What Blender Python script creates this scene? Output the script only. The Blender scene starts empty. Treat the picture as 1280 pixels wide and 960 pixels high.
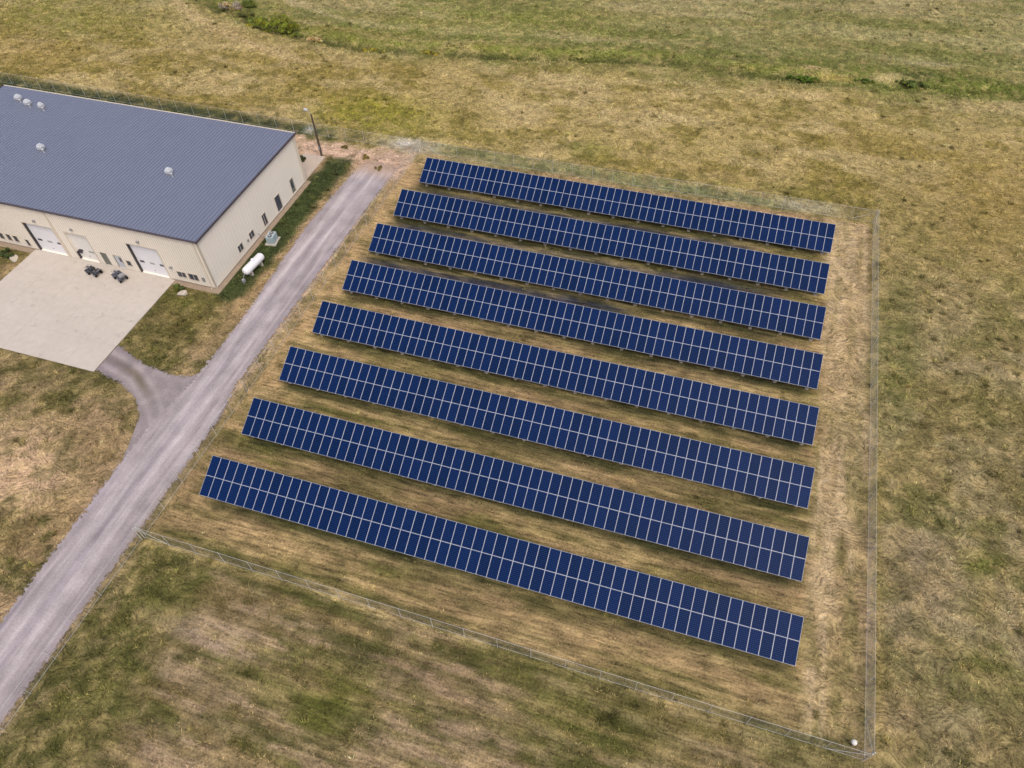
import bpy, math, random
import numpy as np
from mathutils import Vector, Matrix

random.seed(7)
RNG = np.random.default_rng(11)
scene = bpy.context.scene
C = scene.collection
R = math.radians

# ------------------------------------------------------------------ camera
cam_d = bpy.data.cameras.new("camera")
cam = bpy.data.objects.new("camera", cam_d)
C.objects.link(cam)
yaw, pitch, roll = R(18.622), R(39.526), R(-1.729)
rot = Matrix.Rotation(yaw, 4, 'Z') @ Matrix.Rotation(pitch, 4, 'X') @ Matrix.Rotation(roll, 4, 'Z')
cam.matrix_world = Matrix.Translation((40.218, -80.012, 61.669)) @ rot
cam_d.sensor_width = 36.0
cam_d.lens = 892.613 / 1280 * 36
cam_d.clip_start = 0.5
cam_d.clip_end = 9000
scene.camera = cam

# ------------------------------------------------------------------ sky, sun, exposure
SUN_EL, SUN_AZ = 62.0, 140.0          # thin cloud: a high, soft sun in the south-east (degrees, clockwise from +Y)
world = bpy.data.worlds.new("World")
scene.world = world
world.use_nodes = True
wn = world.node_tree
bg = wn.nodes["Background"]
sky = wn.nodes.new("ShaderNodeTexSky")
sky.sky_type = 'NISHITA'
sky.sun_disc = False
sky.sun_elevation = R(SUN_EL)
sky.sun_rotation = R(SUN_AZ)
sky.air_density = 1.0
sky.dust_density = 6.0
sky.ozone_density = 1.0
wn.links.new(sky.outputs[0], bg.inputs[0])
bg.inputs[1].default_value = 0.15
sun_d = bpy.data.lights.new("sun", 'SUN')
sun_d.energy = 1.05
sun_d.angle = R(24)
sun_d.color = (1.0, 0.95, 0.89)
sun = bpy.data.objects.new("sun", sun_d)
C.objects.link(sun)
sd = Vector((math.sin(R(SUN_AZ)) * math.cos(R(SUN_EL)), math.cos(R(SUN_AZ)) * math.cos(R(SUN_EL)), math.sin(R(SUN_EL))))
sun.rotation_euler = sd.to_track_quat('Z', 'Y').to_euler()
sun.location = (0, 0, 90)
scene.view_settings.view_transform = 'Standard'
scene.view_settings.look = 'None'
scene.view_settings.gamma = 1.0
scene.view_settings.use_curve_mapping = False
scene.view_settings.exposure = 0.18
scene.render.engine = 'CYCLES'
GAIN = 1.25                            # albedo = colour seen in daylight / GAIN
BLOBS = [
(-14.5,16.8,10.19,1.13,2.36,-5.98,(142,138,52),0.85),
(-90.0,33.5,19.34,2.24,6.16,-7.97,(128,128,62),0.70),
(-87.0,21.0,9.92,1.27,4.38,-5.40,(165,140,85),0.50),
(-70.4,37.5,17.19,-1.17,3.68,-6.20,(150,138,80),0.40),
(-14.5,50.4,20.23,2.94,1.80,-5.15,(122,126,60),0.70),
(-34.4,53.3,18.97,0.58,1.27,-3.07,(168,155,118),0.60),
(-45.9,35.3,16.97,-0.15,1.73,-3.52,(172,150,100),0.50),
(6.1,56.6,16.61,3.03,0.98,-3.96,(130,134,60),0.70),
(30.6,56.3,30.28,3.23,0.74,-6.36,(122,122,70),0.75),
(64.2,71.2,36.77,3.47,-0.32,-7.62,(122,124,70),0.60),
(74.7,61.1,20.99,2.24,-0.51,-5.59,(120,124,66),0.60),
(68.9,48.6,18.80,2.25,-0.27,-3.89,(104,114,50),0.85),
(52.6,40.9,3.28,0.41,0.02,-1.32,(200,176,126),0.90),
(56.8,48.4,3.88,0.16,-0.03,-1.13,(196,174,96),0.85),
(52.8,50.4,2.64,0.51,0.03,-1.16,(196,172,124),0.80),
(65.2,50.9,3.60,0.70,-0.05,-1.43,(204,180,134),0.85),
(71.9,57.3,5.22,0.99,-0.08,-1.20,(170,158,126),0.60),
(70.3,52.0,2.80,0.43,-0.10,-1.43,(74,84,46),0.80),
(9.1,45.4,8.63,1.32,0.28,-1.18,(110,118,50),0.70),
(12.6,43.2,12.80,1.51,0.15,-0.72,(72,78,40),0.60),
(80.9,45.2,7.18,1.17,-0.26,-2.10,(186,166,124),0.70),
(64.3,79.1,29.36,5.10,-0.12,-4.44,(156,145,102),0.60),
(22.5,68.2,22.99,4.05,0.58,-3.58,(158,148,102),0.50),
(21.3,16.1,4.35,0.64,0.51,-2.56,(122,122,52),0.70),
(39.6,14.7,6.85,0.61,0.14,-2.04,(132,112,60),0.50),
(6.6,15.7,7.62,0.87,0.72,-2.63,(150,138,75),0.50),
(52.7,13.5,16.25,0.48,-0.04,-1.57,(135,128,62),0.50),
(65.2,-14.7,2.95,0.71,-0.67,-13.04,(100,104,52),0.75),
(72.7,-20.9,4.68,0.21,-0.86,-4.25,(112,108,58),0.60),
(69.5,-6.7,4.55,1.32,-0.33,-5.75,(150,134,94),0.50),
(78.8,18.9,8.66,-1.99,-2.79,-11.81,(154,132,74),0.70),
(66.1,-44.5,3.38,1.02,-0.31,-7.11,(140,124,98),0.70),
(71.9,-39.9,2.07,1.26,0.14,-1.07,(92,98,40),0.80),
(69.6,-49.3,3.87,-0.88,-0.77,-1.74,(108,104,54),0.60),
(73.4,-30.1,4.50,1.34,-0.49,-4.98,(124,114,72),0.50),
(70.9,-55.4,4.76,1.46,-0.25,-2.50,(118,106,70),0.60),
(64.4,-56.2,2.42,0.74,-0.14,-4.41,(128,108,76),0.50),
(20.0,-68.8,3.16,-0.05,0.20,-2.49,(92,98,36),0.85),
(13.6,-68.4,4.36,-0.39,0.05,-1.21,(110,105,58),0.60),
(7.3,-66.5,5.37,-0.13,0.27,-1.30,(172,150,128),0.75),
(7.7,-70.2,4.47,-0.36,0.10,-0.95,(160,140,112),0.60),
(28.4,-63.9,8.84,-0.31,-0.02,-2.29,(134,112,86),0.60),
(40.6,-63.5,6.90,-0.03,-0.26,-2.71,(96,98,44),0.80),
(33.1,-61.1,2.70,-0.13,-0.06,-1.06,(100,98,50),0.50),
(0.5,-64.3,0.98,2.35,3.21,-1.47,(98,98,46),0.70),
(1.0,-72.9,3.39,-0.66,-0.18,-3.36,(106,104,54),0.70),
(26.4,-69.6,5.20,-0.07,0.02,-1.36,(160,138,108),0.60),
(56.6,-60.4,5.19,-0.08,-0.56,-2.23,(112,108,62),0.60),
(49.2,-60.8,3.64,-0.05,-0.27,-1.51,(110,106,56),0.60),
(10.7,-74.8,6.23,-0.14,0.16,-1.08,(152,132,104),0.60),
(-0.6,-77.9,3.10,0.95,0.98,-1.17,(112,106,58),0.60),
(-21.3,-57.4,1.55,3.15,2.66,-1.44,(198,166,130),0.90),
(-20.8,-51.9,3.23,3.22,2.33,-1.80,(165,140,105),0.60),
(-25.0,-44.7,9.70,-0.08,1.23,-2.31,(104,96,58),0.70),
(-14.4,-62.0,2.46,3.90,3.62,-2.04,(128,108,70),0.70),
(-31.1,-46.7,5.42,0.07,1.01,-1.65,(120,105,75),0.50),
(-14.0,-52.1,0.62,2.24,3.09,-1.53,(140,118,80),0.50),
(-16.6,-33.1,3.75,4.02,3.62,-3.50,(106,96,54),0.75),
(-11.5,-25.7,2.25,-1.06,-0.04,-7.30,(160,132,92),0.70),
(-21.3,-30.4,4.64,-0.12,0.48,-1.03,(95,98,44),0.60),
(-46.5,-29.3,5.24,-0.14,0.90,-1.39,(105,98,55),0.70),
(-5.2,9.9,4.25,0.38,0.65,-1.89,(214,206,196),1.00),
(52.9,10.6,3.83,0.13,-0.04,-1.32,(190,182,165),0.80),
(56.6,10.4,2.51,0.09,-0.06,-1.12,(168,160,135),0.60),
(-22.8,9.7,0.87,0.24,0.56,-1.07,(175,178,180),0.90),
(6.6,7.8,11.02,1.04,0.44,-1.60,(128,134,90),0.60),
(36.4,9.3,16.87,0.61,0.11,-1.54,(126,132,88),0.60)]

# ------------------------------------------------------------------ small helpers
def tag(o, label=None, cat=None, group=None, kind=None):
    if label: o["label"] = label
    if cat: o["category"] = cat
    if group: o["group"] = group
    if kind: o["kind"] = kind
    return o

def empty(name, loc, label, cat, group=None, rz=0.0):
    o = bpy.data.objects.new(name, None)
    C.objects.link(o)
    o.location = loc
    o.rotation_euler = (0, 0, rz)
    o.empty_display_size = 0.3
    return tag(o, label, cat, group)

class MB:
    """collects faces; build() links them as one mesh object (coordinates local to the parent)"""
    def __init__(s):
        s.v, s.f, s.m, s.uv = [], [], [], {}
    def face(s, pts, m=0, uv=None):
        b = len(s.v)
        s.v += [tuple(p) for p in pts]
        if uv: s.uv[len(s.f)] = uv
        s.f.append(tuple(range(b, b + len(pts))))
        s.m.append(m)
    def box(s, x0, x1, y0, y1, z0, z1, m=0, mat=None):
        P = [Vector(p) for p in ((x0,y0,z0),(x1,y0,z0),(x1,y1,z0),(x0,y1,z0),(x0,y0,z1),(x1,y0,z1),(x1,y1,z1),(x0,y1,z1))]
        if mat is not None: P = [mat @ p for p in P]
        b = len(s.v)
        s.v += [tuple(p) for p in P]
        for q in ((3,2,1,0),(4,5,6,7),(0,1,5,4),(1,2,6,5),(2,3,7,6),(3,0,4,7)):
            s.f.append(tuple(b + i for i in q)); s.m.append(m)
    def ring(s, c, u, w, r, n):
        return [Vector(c) + u * (r * math.cos(2*math.pi*i/n)) + w * (r * math.sin(2*math.pi*i/n)) for i in range(n)]
    def tube(s, pts, radii, n=8, m=0, cap=True):
        pts = [Vector(p) for p in pts]
        if not isinstance(radii, (list, tuple)): radii = [radii] * len(pts)
        rings = []
        for i, p in enumerate(pts):
            d = (pts[min(i+1, len(pts)-1)] - pts[max(i-1, 0)]).normalized()
            a = Vector((0, 0, 1)) if abs(d.z) < .9 else Vector((1, 0, 0))
            u = d.cross(a).normalized(); w = u.cross(d)
            b = len(s.v)
            s.v += [tuple(q) for q in s.ring(p, u, w, radii[i], n)]
            rings.append(b)
        for a, b in zip(rings, rings[1:]):
            for i in range(n):
                j = (i + 1) % n
                s.f.append((a+i, b+i, b+j, a+j)); s.m.append(m)
        if cap:
            s.f.append(tuple(rings[0] + i for i in range(n))); s.m.append(m)
            s.f.append(tuple(rings[-1] + i for i in reversed(range(n)))); s.m.append(m)
    def build(s, name, mats, parent=None, smooth=False):
        me = bpy.data.meshes.new(name)
        me.from_pydata(s.v, [], s.f)
        if not isinstance(mats, (list, tuple)): mats = [mats]
        for m in mats: me.materials.append(m)
        if len(mats) > 1: me.polygons.foreach_set("material_index", s.m)
        if s.uv:
            l = me.uv_layers.new(name="UVMap")
            for fi, uv in s.uv.items():
                p = me.polygons[fi]
                for k, li in enumerate(p.loop_indices): l.data[li].uv = uv[k]
        if smooth: me.polygons.foreach_set("use_smooth", [True] * len(me.polygons))
        me.update()
        o = bpy.data.objects.new(name, me)
        C.objects.link(o)
        if parent is not None: o.parent = parent
        return o

def copy_part(o, parent, loc=None):
    c = o.copy(); C.objects.link(c); c.parent = parent
    if loc is not None: c.location = loc
    return c

def s2l(c):
    c = np.asarray(c, float) / 255.0
    return np.where(c <= .04045, c / 12.92, ((c + .055) / 1.055) ** 2.4)

def alb(*c):
    a = s2l(c) / GAIN
    return (float(a[0]), float(a[1]), float(a[2]), 1.0)

# ------------------------------------------------------------------ noise in numpy (world metres)
def _hash(ix, iy, seed):
    h = (ix.astype(np.int64) * 374761393 + iy.astype(np.int64) * 668265263 + seed * 974634721) & 0xFFFFFFFF
    h = ((h ^ (h >> 13)) * 1274126177) & 0xFFFFFFFF
    h = ((h ^ (h >> 16)) * 2246822519) & 0xFFFFFFFF
    return ((h ^ (h >> 13)) & 0xFFFFFF) / float(0xFFFFFF)

def vnoise(x, y, seed=0):
    ix, iy = np.floor(x), np.floor(y)
    fx, fy = x - ix, y - iy
    fx = fx * fx * fx * (fx * (fx * 6 - 15) + 10); fy = fy * fy * fy * (fy * (fy * 6 - 15) + 10)
    a, b = _hash(ix, iy, seed), _hash(ix + 1, iy, seed)
    c, d = _hash(ix, iy + 1, seed), _hash(ix + 1, iy + 1, seed)
    return (a * (1 - fx) + b * fx) * (1 - fy) + (c * (1 - fx) + d * fx) * fy

def fbm(x, y, seed=0, o=4):
    t, a, n = 0.0, 1.0, 0.0
    ca, sa = math.cos(.6), math.sin(.6)
    for k in range(o):
        t = t + a * vnoise(x, y, seed + 17 * k); n += a
        x, y = (x * ca - y * sa) * 2.03 + 5.3, (x * sa + y * ca) * 2.03 + 1.7
        a *= .5
    return t / n

def afbm(x, y, seed=0, o=3):          # keeps its stretch: no rotation between octaves
    t, a, n = 0.0, 1.0, 0.0
    for k in range(o):
        t = t + a * vnoise(x, y, seed + 31 * k); n += a
        x, y = x * 2.1 + 3.1, y * 2.1 + 7.7
        a *= .55
    return t / n

def sm(v, a, b):
    t = np.clip((v - a) / (b - a), 0, 1)
    return t * t * (3 - 2 * t)

def band(v, a, b, e):
    return sm(v, a - e, a + e) * (1 - sm(v, b - e, b + e))

def polydist(x, y, P):
    best = np.full(np.shape(x), 1e9)
    for (x0, y0), (x1, y1) in zip(P, P[1:]):
        dx, dy = x1 - x0, y1 - y0
        t = np.clip(((x - x0) * dx + (y - y0) * dy) / (dx * dx + dy * dy), 0, 1)
        best = np.minimum(best, np.hypot(x - x0 - t * dx, y - y0 - t * dy))
    return best

DITCH = [(-140, 62), (-95, 56), (-69, 48.5), (-53.3, 42.0), (-40.9, 38.6), (-25.1, 37.2), (-10.4, 39.2), (1, 41.2), (14, 44.0), (27.7, 46.6),
         (40, 46.2), (51.6, 46.6), (60.1, 47.9), (69, 49.4), (87, 50.0), (130, 51)]
G1 = [(-34.1, 45.3), (-12.9, 46.0), (8.0, 49.6), (31.1, 52.5), (50.7, 52.2), (70.4, 53.5), (86.4, 52.2), (110, 51)]
P1 = [(-58, 58), (-49.3, 52.5), (-39.0, 48.3), (-27.8, 46.2), (-13.6, 47.9), (7.6, 50.8), (30.8, 55.0)]
P2 = [(-42, 60), (-32.5, 56.9), (-16.5, 55.7), (3.0, 56.5), (21.0, 59.8), (44.4, 62.6), (66.9, 65.9), (88.6, 70.4), (115, 78)]
G2 = [(-26.6, 55.3), (-3.4, 56.2), (18.8, 55.1), (36.2, 57.8)]
PALE_TRACK = [(-120, 62), (-82, 53), (-66, 41.5), (-55, 36.0), (-44, 32.0), (-34, 29.5)]
DARK_STRIP = [(-13.8, 3.0), (-14.3, -2.0), (-14.6, -10), (-14.5, -20), (-14.8, -27.0)]

# built surfaces (building, apron, roads): flat ground, no grass
def built_mask(x, y, grow=0.0):
    g = grow
    m = (x > -67 - g) & (x < -15.9 + g) & (y > -28.2 - g) & (y < -2.9 + g)
    m |= (x > -46 - g) & (x < -22.6 + g) & (y > -44 - g) & (y < -27 + g)
    m |= (x > -20.6 - g) & (x < -16.6 + g) & (y > -4 - g) & (y < 3.3 + g)
    xr = np.interp(y, [-90, -60, -45, -41, 2, 7], [-4.9, -4.8, -4.8, -5.7, -5.2, -5.2])
    xl = np.interp(y, [-90, -70, -60, -53, -47, -31, -12, 0, 7], [-11.9, -11.8, -12.1, -13.0, -13.8, -11.0, -12.0, -11.4, -10.2])
    m |= (x > xl - g) & (x < xr + g) & (y < 5.5 + g)
    m |= (x > -23 - g) & (x < -11 + g) & (y > np.interp(x, [-23, -19, -15, -13], [-43.4, -44.2, -46, -48]) - g) & (y < np.interp(x, [-23, -18, -11], [-39.4, -41, -41.6]) + g)
    return m

def height(x, y):
    soft = np.ones(np.shape(x))
    for g in (0.5, 1.2, 2.2, 3.4):
        soft = soft - .25 * built_mask(x, y, g)
    inside = band(x, -4, 62.3, 1.5) * band(y, -60, 9, 1.5)
    rough = (fbm(x / 7, y / 7, 3) - .5) * .5 * (1 - .75 * inside) + (fbm(x / 1.6, y / 1.6, 5) - .5) * .26 * (1 - .5 * inside)
    rough = rough + (afbm(x / 9, y / .9, 71) - .5) * .16 * inside
    z = rough * soft - .03
    d = polydist(x, y, DITCH) + (fbm(x / 3, y / 3, 9) - .5) * 1.6
    on = .15 + .85 * np.clip(np.maximum(sm(fbm(x / 9, y / 9, 61), .42, .6), band(x, -6, 30, 4) + band(x, 42, 54, 3)), 0, 1)
    z = z - .8 * on * np.exp(-(d / 1.2) ** 2) + .2 * np.exp(-((d - 3.2) / 1.6) ** 2)
    far = sm(np.hypot(x, y), 150, 700)
    return z + far * (fbm(x / 260, y / 260, 21) - .45) * 14

def mown(x, y):
    return np.clip(band(x, -3.5, 57, 1.2) * band(y, -60.5, 6, .5) + .75 * band(x, 4, 62, 4) * (1 - sm(y, -61, -60)), 0, 1)

def mixc(c, d, t):
    return c * (1 - t[:, None]) + np.asarray(d, float)[None, :] * t[:, None]

def gcol(x, y):
    """sRGB colour of the ground cover (species, dryness, bare soil) with painted-in shade at world x, y"""
    n1, n2, n3 = fbm(x / 22, y / 22, 1), fbm(x / 6, y / 6, 2), fbm(x / 1.8, y / 1.8, 4)
    wx, wy = x + (n2 - .5) * 7, y + (n3 - .5) * 3 + (n1 - .5) * 6
    one = np.ones(len(x))
    c = np.zeros((len(x), 3)) + np.array([172, 153, 98.])
    c = mixc(c, (142, 126, 66), sm(n1, .45, .62) * .8)
    c = mixc(c, (184, 164, 116), sm(fbm(x / 9, y / 4, 8), .46, .62) * .75)
    c = mixc(c, (128, 116, 58), sm(fbm(x / 5, y / 2.4, 12), .52, .68) * .7)
    # north, beyond the ditch: greener with pale streaks
    nf = sm(wy + (n2 - .5) * 14, 32, 54)
    c = mixc(c, (134, 131, 80), nf * .65)
    c = mixc(c, (172, 160, 118), nf * sm(afbm(x / 30, (y - .12 * x) / 5, 13), .45, .6) * .85)
    c = mixc(c, (108, 113, 58), nf * sm(afbm(x / 24, (y - .1 * x) / 3.4, 14), .5, .66) * .65)
    # east field
    e = sm(x, 61.8, 63.6)
    ce = np.zeros_like(c) + np.array([136, 122, 80.])
    ce = mixc(ce, (112, 110, 64), sm(n2, .46, .62) * .7)
    ce = mixc(ce, (162, 146, 110), sm(fbm(x / 4, y / 4, 15), .46, .62) * .75)
    ce = mixc(ce, (158, 140, 86), sm(y, -18, 8) * .7)
    e = e * (1 - sm(y, 8, 30))
    c = c * (1 - e[:, None]) + ce * e[:, None]
    # inside the fence: mown rows
    i_ = band(x, -4.6, 62.2, .5) * band(y, -60.3, 8.6, .4)
    ci = np.zeros_like(c) + np.array([134, 118, 76.])
    ci = mixc(ci, (156, 130, 90), sm(y + (n2 - .5) * 10, -44, -28) * .75)
    per = np.sin(2 * np.pi * (y + .5 * n2) / 1.5)
    st = afbm(x / 13, y / .95 + n3 * .5, 16) + .06 * per
    ci = mixc(ci, (172, 146, 102), sm(st, .48, .62) * .85)
    ci = mixc(ci, (104, 99, 54), sm(afbm(x / 9, y / 1.2, 18) - .05 * per, .49, .63) * (.85 - .4 * sm(y, -44, -30)))
    ci = mixc(ci, (146, 120, 90), sm(fbm(x / 14, y / 5, 19), .46, .62) * .55)
    ci = mixc(ci, (170, 140, 104), sm(y, 4.2, 6.2) * .8)
    ci = mixc(ci, (166, 142, 98), band(y, -60, -54.5, 1.0) * sm(st, .4, .62) * .65)
    tr = band(x, 56.9, 61.9, .6) * (.55 + .45 * sm(y, -50, -20))
    ci = mixc(ci, (178, 154, 116), tr * .85)
    tv = afbm(x / .7, y / 9, 22)
    ci = mixc(ci, (196, 172, 134), band(x, 56.5, 62, .6) * sm(tv, .48, .64) * .75)
    ci = mixc(ci, (116, 108, 64), band(x, 56.5, 62.2, .6) * sm(afbm(x / .8, y / 7, 23), .52, .68) * (.35 + .35 * (1 - sm(y, -45, -20))))
    ci = mixc(ci, (186, 156, 112), (1 - sm(x + (n3 - .5) * 2, -2.0, .4)) * sm(y, -50, -38) * .8)
    # dark blue-grey strips in front of the northern rows
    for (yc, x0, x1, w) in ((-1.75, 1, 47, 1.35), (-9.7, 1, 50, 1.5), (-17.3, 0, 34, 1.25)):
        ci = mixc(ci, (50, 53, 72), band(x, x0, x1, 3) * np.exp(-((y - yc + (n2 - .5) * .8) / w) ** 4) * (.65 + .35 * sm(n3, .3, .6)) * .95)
    for yc in (.05, -8.1, -16.0, -23.7, -31.45, -39.2, -46.9, -54.7):  # row fringe: green growth with the under-panel shade painted into its colour
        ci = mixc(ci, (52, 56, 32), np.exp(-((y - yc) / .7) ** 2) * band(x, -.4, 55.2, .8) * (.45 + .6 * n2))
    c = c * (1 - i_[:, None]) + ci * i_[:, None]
    # south of the near fence
    s = (1 - sm(y, -60.9, -60.1)) * band(x, -4.9, 62.5, .6) + sm(x, 62.5, 63) * (1 - sm(y, -66, -58)) * 0
    cs = np.zeros_like(c) + np.array([116, 101, 66.])
    u = y + .06 * x
    cs = mixc(cs, (166, 143, 114), sm(afbm(x / 10, u / 1.3, 24) + .09 * np.sin(2 * np.pi * (u + .8 * n2) / 1.75), .46, .6) * .85 * sm(x, 0, 6))
    cs = mixc(cs, (88, 88, 44), sm(afbm(x / 8, u / 1.5, 25) - .09 * np.sin(2 * np.pi * (u + .8 * n2) / 1.75) * sm(x, 0, 6), .48, .63) * .8)
    cs = mixc(cs, (96, 94, 50), (1 - sm(x, 0, 7)) * .75)
    cs = mixc(cs, (140, 124, 84), (1 - sm(x, 0, 7)) * sm(afbm(x / .9, y / 6, 26), .52, .7) * .7)
    cs = mixc(cs, (150, 131, 98), sm(n3, .48, .66) * .6)
    c = c * (1 - s[:, None]) + cs * s[:, None]
    # west of the road
    w = (1 - sm(x, -5.2, -4.4)) * (1 - sm(y, 4.5, 7.8))
    cw = np.zeros_like(c) + np.array([128, 110, 76.])
    cw = mixc(cw, (94, 90, 48), sm(n2, .45, .65) * .8)
    cw = mixc(cw, (170, 144, 110), sm(fbm(x / 3.4, y / 3.4, 27), .46, .62) * .75)
    lawn = band(x, -24, -13, 1) * band(y, -42, -27, 1)
    cw = mixc(cw, (98, 94, 52), lawn * .75)
    dry = band(x, -15.5 + 1.5 * n2, -11, .8)
    cw = mixc(cw, (180, 152, 118), dry * (.35 + .6 * sm(n3, .35, .55)) * .85)
    bald = np.exp(-(((x + 22) / 7) ** 2 + ((y + 57 + .3 * (x + 22)) / 3.6) ** 2) ** 1.2)
    cw = mixc(cw, (210, 178, 142), np.clip(bald * (.6 + .8 * sm(fbm(x / 2.5, y / 2.5, 63), .35, .55)), 0, 1))
    cw = mixc(cw, (190, 162, 130), band(x, -6.6, -4.1, .4) * sm(y, -44, -40) * (.5 + .5 * sm(fbm(x / .8, y / 2.2, 28), .35, .6)))
    cw = mixc(cw, (200, 174, 152), band(x, -11, -3.9, .8) * sm(y + (n3 - .5) * 3, -2.5, 1.5) * .9)
    ds = polydist(x, y, DARK_STRIP) + (n3 - .5) * 1.2
    cw = mixc(cw, (58, 68, 36), (1 - sm(ds, .9, 2.5)) * .95)
    cw = mixc(cw, (190, 156, 128), band(x, -27, -4.2, .6) * sm(y + (n3 - .5) * 3.5, 1.6, 3.6) * .92)
    cw = mixc(cw, (110, 106, 60), (1 - sm(x, -26, -23)) * sm(y, -3, 3) * .9)
    c = c * (1 - w[:, None]) + cw * w[:, None]
    # rank green growth against the back fence
    bf = (1 - sm(x, -5, -3)) * np.exp(-((y - 9.0) / 1.8) ** 4) * (1 - .85 * band(x, -18, -3, 1.5))
    c = mixc(c, (50, 62, 32), bf * (.7 + .3 * sm(n3, .3, .6)) * .95)
    ff = band(x, -3, 50, 3) * np.exp(-((y - 9.9) / 1.3) ** 4)
    c = mixc(c, (118, 124, 76), ff * .75)
    # blown straw caught at the feet of the near fence
    c = mixc(c, (188, 166, 120), np.exp(-((y + 60.25) / .22) ** 2) * band(x, -4, 61, .3) * (.3 + .7 * sm(fbm(x / .9, y, 29), .35, .6)))
    d = polydist(x, y, DITCH) + (fbm(x / 3, y / 3, 9) - .5) * 1.6
    on = np.maximum(sm(fbm(x / 9, y / 9, 61), .42, .6), band(x, -6, 30, 4) + band(x, 42, 54, 3))
    on = np.clip(on, 0, 1)
    c = mixc(c, (112, 116, 56), np.exp(-(d / 3.2) ** 2) * (.2 + .5 * n2))
    c = mixc(c, (68, 74, 38), np.exp(-(d / 1.15) ** 2) * (.2 + .65 * on))
    c = mixc(c, (122, 132, 52), np.exp(-((d - 2.6) / 1.4) ** 2) * (y > np.interp(x, [p[0] for p in DITCH], [p[1] for p in DITCH])) * (.25 + .4 * on))
    for P, w_, cc_, k_ in ((G1, 1.8, (96, 106, 46), .8), (P1, 1.2, (194, 178, 138), .75), (P2, 1.5, (188, 174, 132), .65), (G2, 1.8, (108, 118, 48), .8)):
        dg = polydist(x, y, P) + (n2 - .5) * 3
        c = mixc(c, cc_, np.exp(-(dg / w_) ** 2) * np.clip(k_ * (.6 + .9 * n3), 0, .95))
    for (bx, by, ax, ay, cx, cy, col, k) in BLOBS:
        det = ax * cy - ay * cx
        dx, dy = x - bx + (n3 - .5) * .35 * (abs(ax) + abs(cx)), y - by + (n2 - .5) * .6 * (abs(ay) + abs(cy))
        p, q = (dx * cy - dy * cx) / det, (ax * dy - ay * dx) / det
        r2 = p * p + q * q
        near = r2 < 6
        if near.any():
            t = np.zeros(len(x)); t[near] = np.exp(-r2[near] ** 1.3) * k * (.7 + .6 * (n3[near] - .2))
            c = mixc(c, col, np.clip(t, 0, 1))
    dp = polydist(x, y, PALE_TRACK) + (n3 - .5) * 2
    c = mixc(c, (190, 166, 122), np.exp(-(dp / 1.5) ** 2) * .75)
    lum = (c * np.array([.3, .59, .11])).sum(1, keepdims=True)
    c = c * .96 + lum * .04 * np.array([1.02, 1, .98])
    # dark weed patches painting in local shadows, and bleached straw, about a metre wide
    mw = mown(x, y)
    pa = fbm(x / 1.5, y / 1.5, 91, 4) * (1 - mw) + afbm(x / 7, (y + .04 * x) / .85, 93, 3) * mw
    pb = fbm(x / 1.2, y / .9, 92, 4) * (1 - mw) + afbm(x / 8, (y + .04 * x) / .7, 94, 3) * mw
    open_ = 1 - .75 * band(x, 56, 62.4, .6) * band(y, -58, 9, 1)
    c = mixc(c, (70, 72, 36), sm(pa, .52, .67) * open_ * (.36 - .14 * sm(x, 60, 64) + .28 * (1 - sm(y, -62, -58)) * (1 - sm(x, 55, 62))) * (1 - .6 * sm(y, 6, 20)))
    c = mixc(c, (188, 164, 116), sm(pb, .53, .68) * .42 * sm(polydist(x, y, DARK_STRIP), 1.6, 3.2))
    c = mixc(c, (62, 72, 40), (1 - sm(ds, 1.1, 2.4)) * (.55 + .5 * n3))
    head = np.maximum(band(x, -10.6, -3.7, .7) * band(y + (n3 - .5) * 3, -.5, 8.4, 1.2), band(x, -26, -10, 1) * band(y + (n3 - .5) * 3, 3.4, 7.6, .8))
    c = mixc(c, (202, 172, 148), np.clip(head * (.5 + .6 * sm(fbm(x / 1.1, y / 1.1, 96), .34, .56)), 0, .95))
    v = .84 + .32 * fbm(x / .9, y / .9, 33)
    return np.clip(c * v[:, None], 8, 240)

# ------------------------------------------------------------------ materials
def mat(name, col=(.5, .5, .5, 1), rough=.6, metal=0.0, spec=.4):
    m = bpy.data.materials.new(name); m.use_nodes = True
    b = m.node_tree.nodes["Principled BSDF"]
    b.inputs["Base Color"].default_value = col
    b.inputs["Roughness"].default_value = rough
    b.inputs["Metallic"].default_value = metal
    b.inputs["Specular IOR Level"].default_value = spec
    return m

def N(m, kind, **kw):
    n = m.node_tree.nodes.new(kind)
    for k, v in kw.items(): setattr(n, k, v)
    return n

def L(m, a, b): m.node_tree.links.new(a, b)

def bsdf(m): return m.node_tree.nodes["Principled BSDF"]

def math_n(m, op, a, b=None):
    n = N(m, "ShaderNodeMath", operation=op)
    for i, v in enumerate((a, b)):
        if v is None: continue
        if isinstance(v, (int, float)): n.inputs[i].default_value = v
        else: L(m, v, n.inputs[i])
    return n.outputs[0]

def noise_n(m, vec, scale, detail=3, rough=.55, distort=0.0):
    n = N(m, "ShaderNodeTexNoise")
    n.inputs["Scale"].default_value = scale
    n.inputs["Detail"].default_value = detail
    n.inputs["Roughness"].default_value = rough
    n.inputs["Distortion"].default_value = distort
    L(m, vec, n.inputs["Vector"])
    return n.outputs[0]

def pos(m): return N(m, "ShaderNodeNewGeometry").outputs["Position"]

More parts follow.
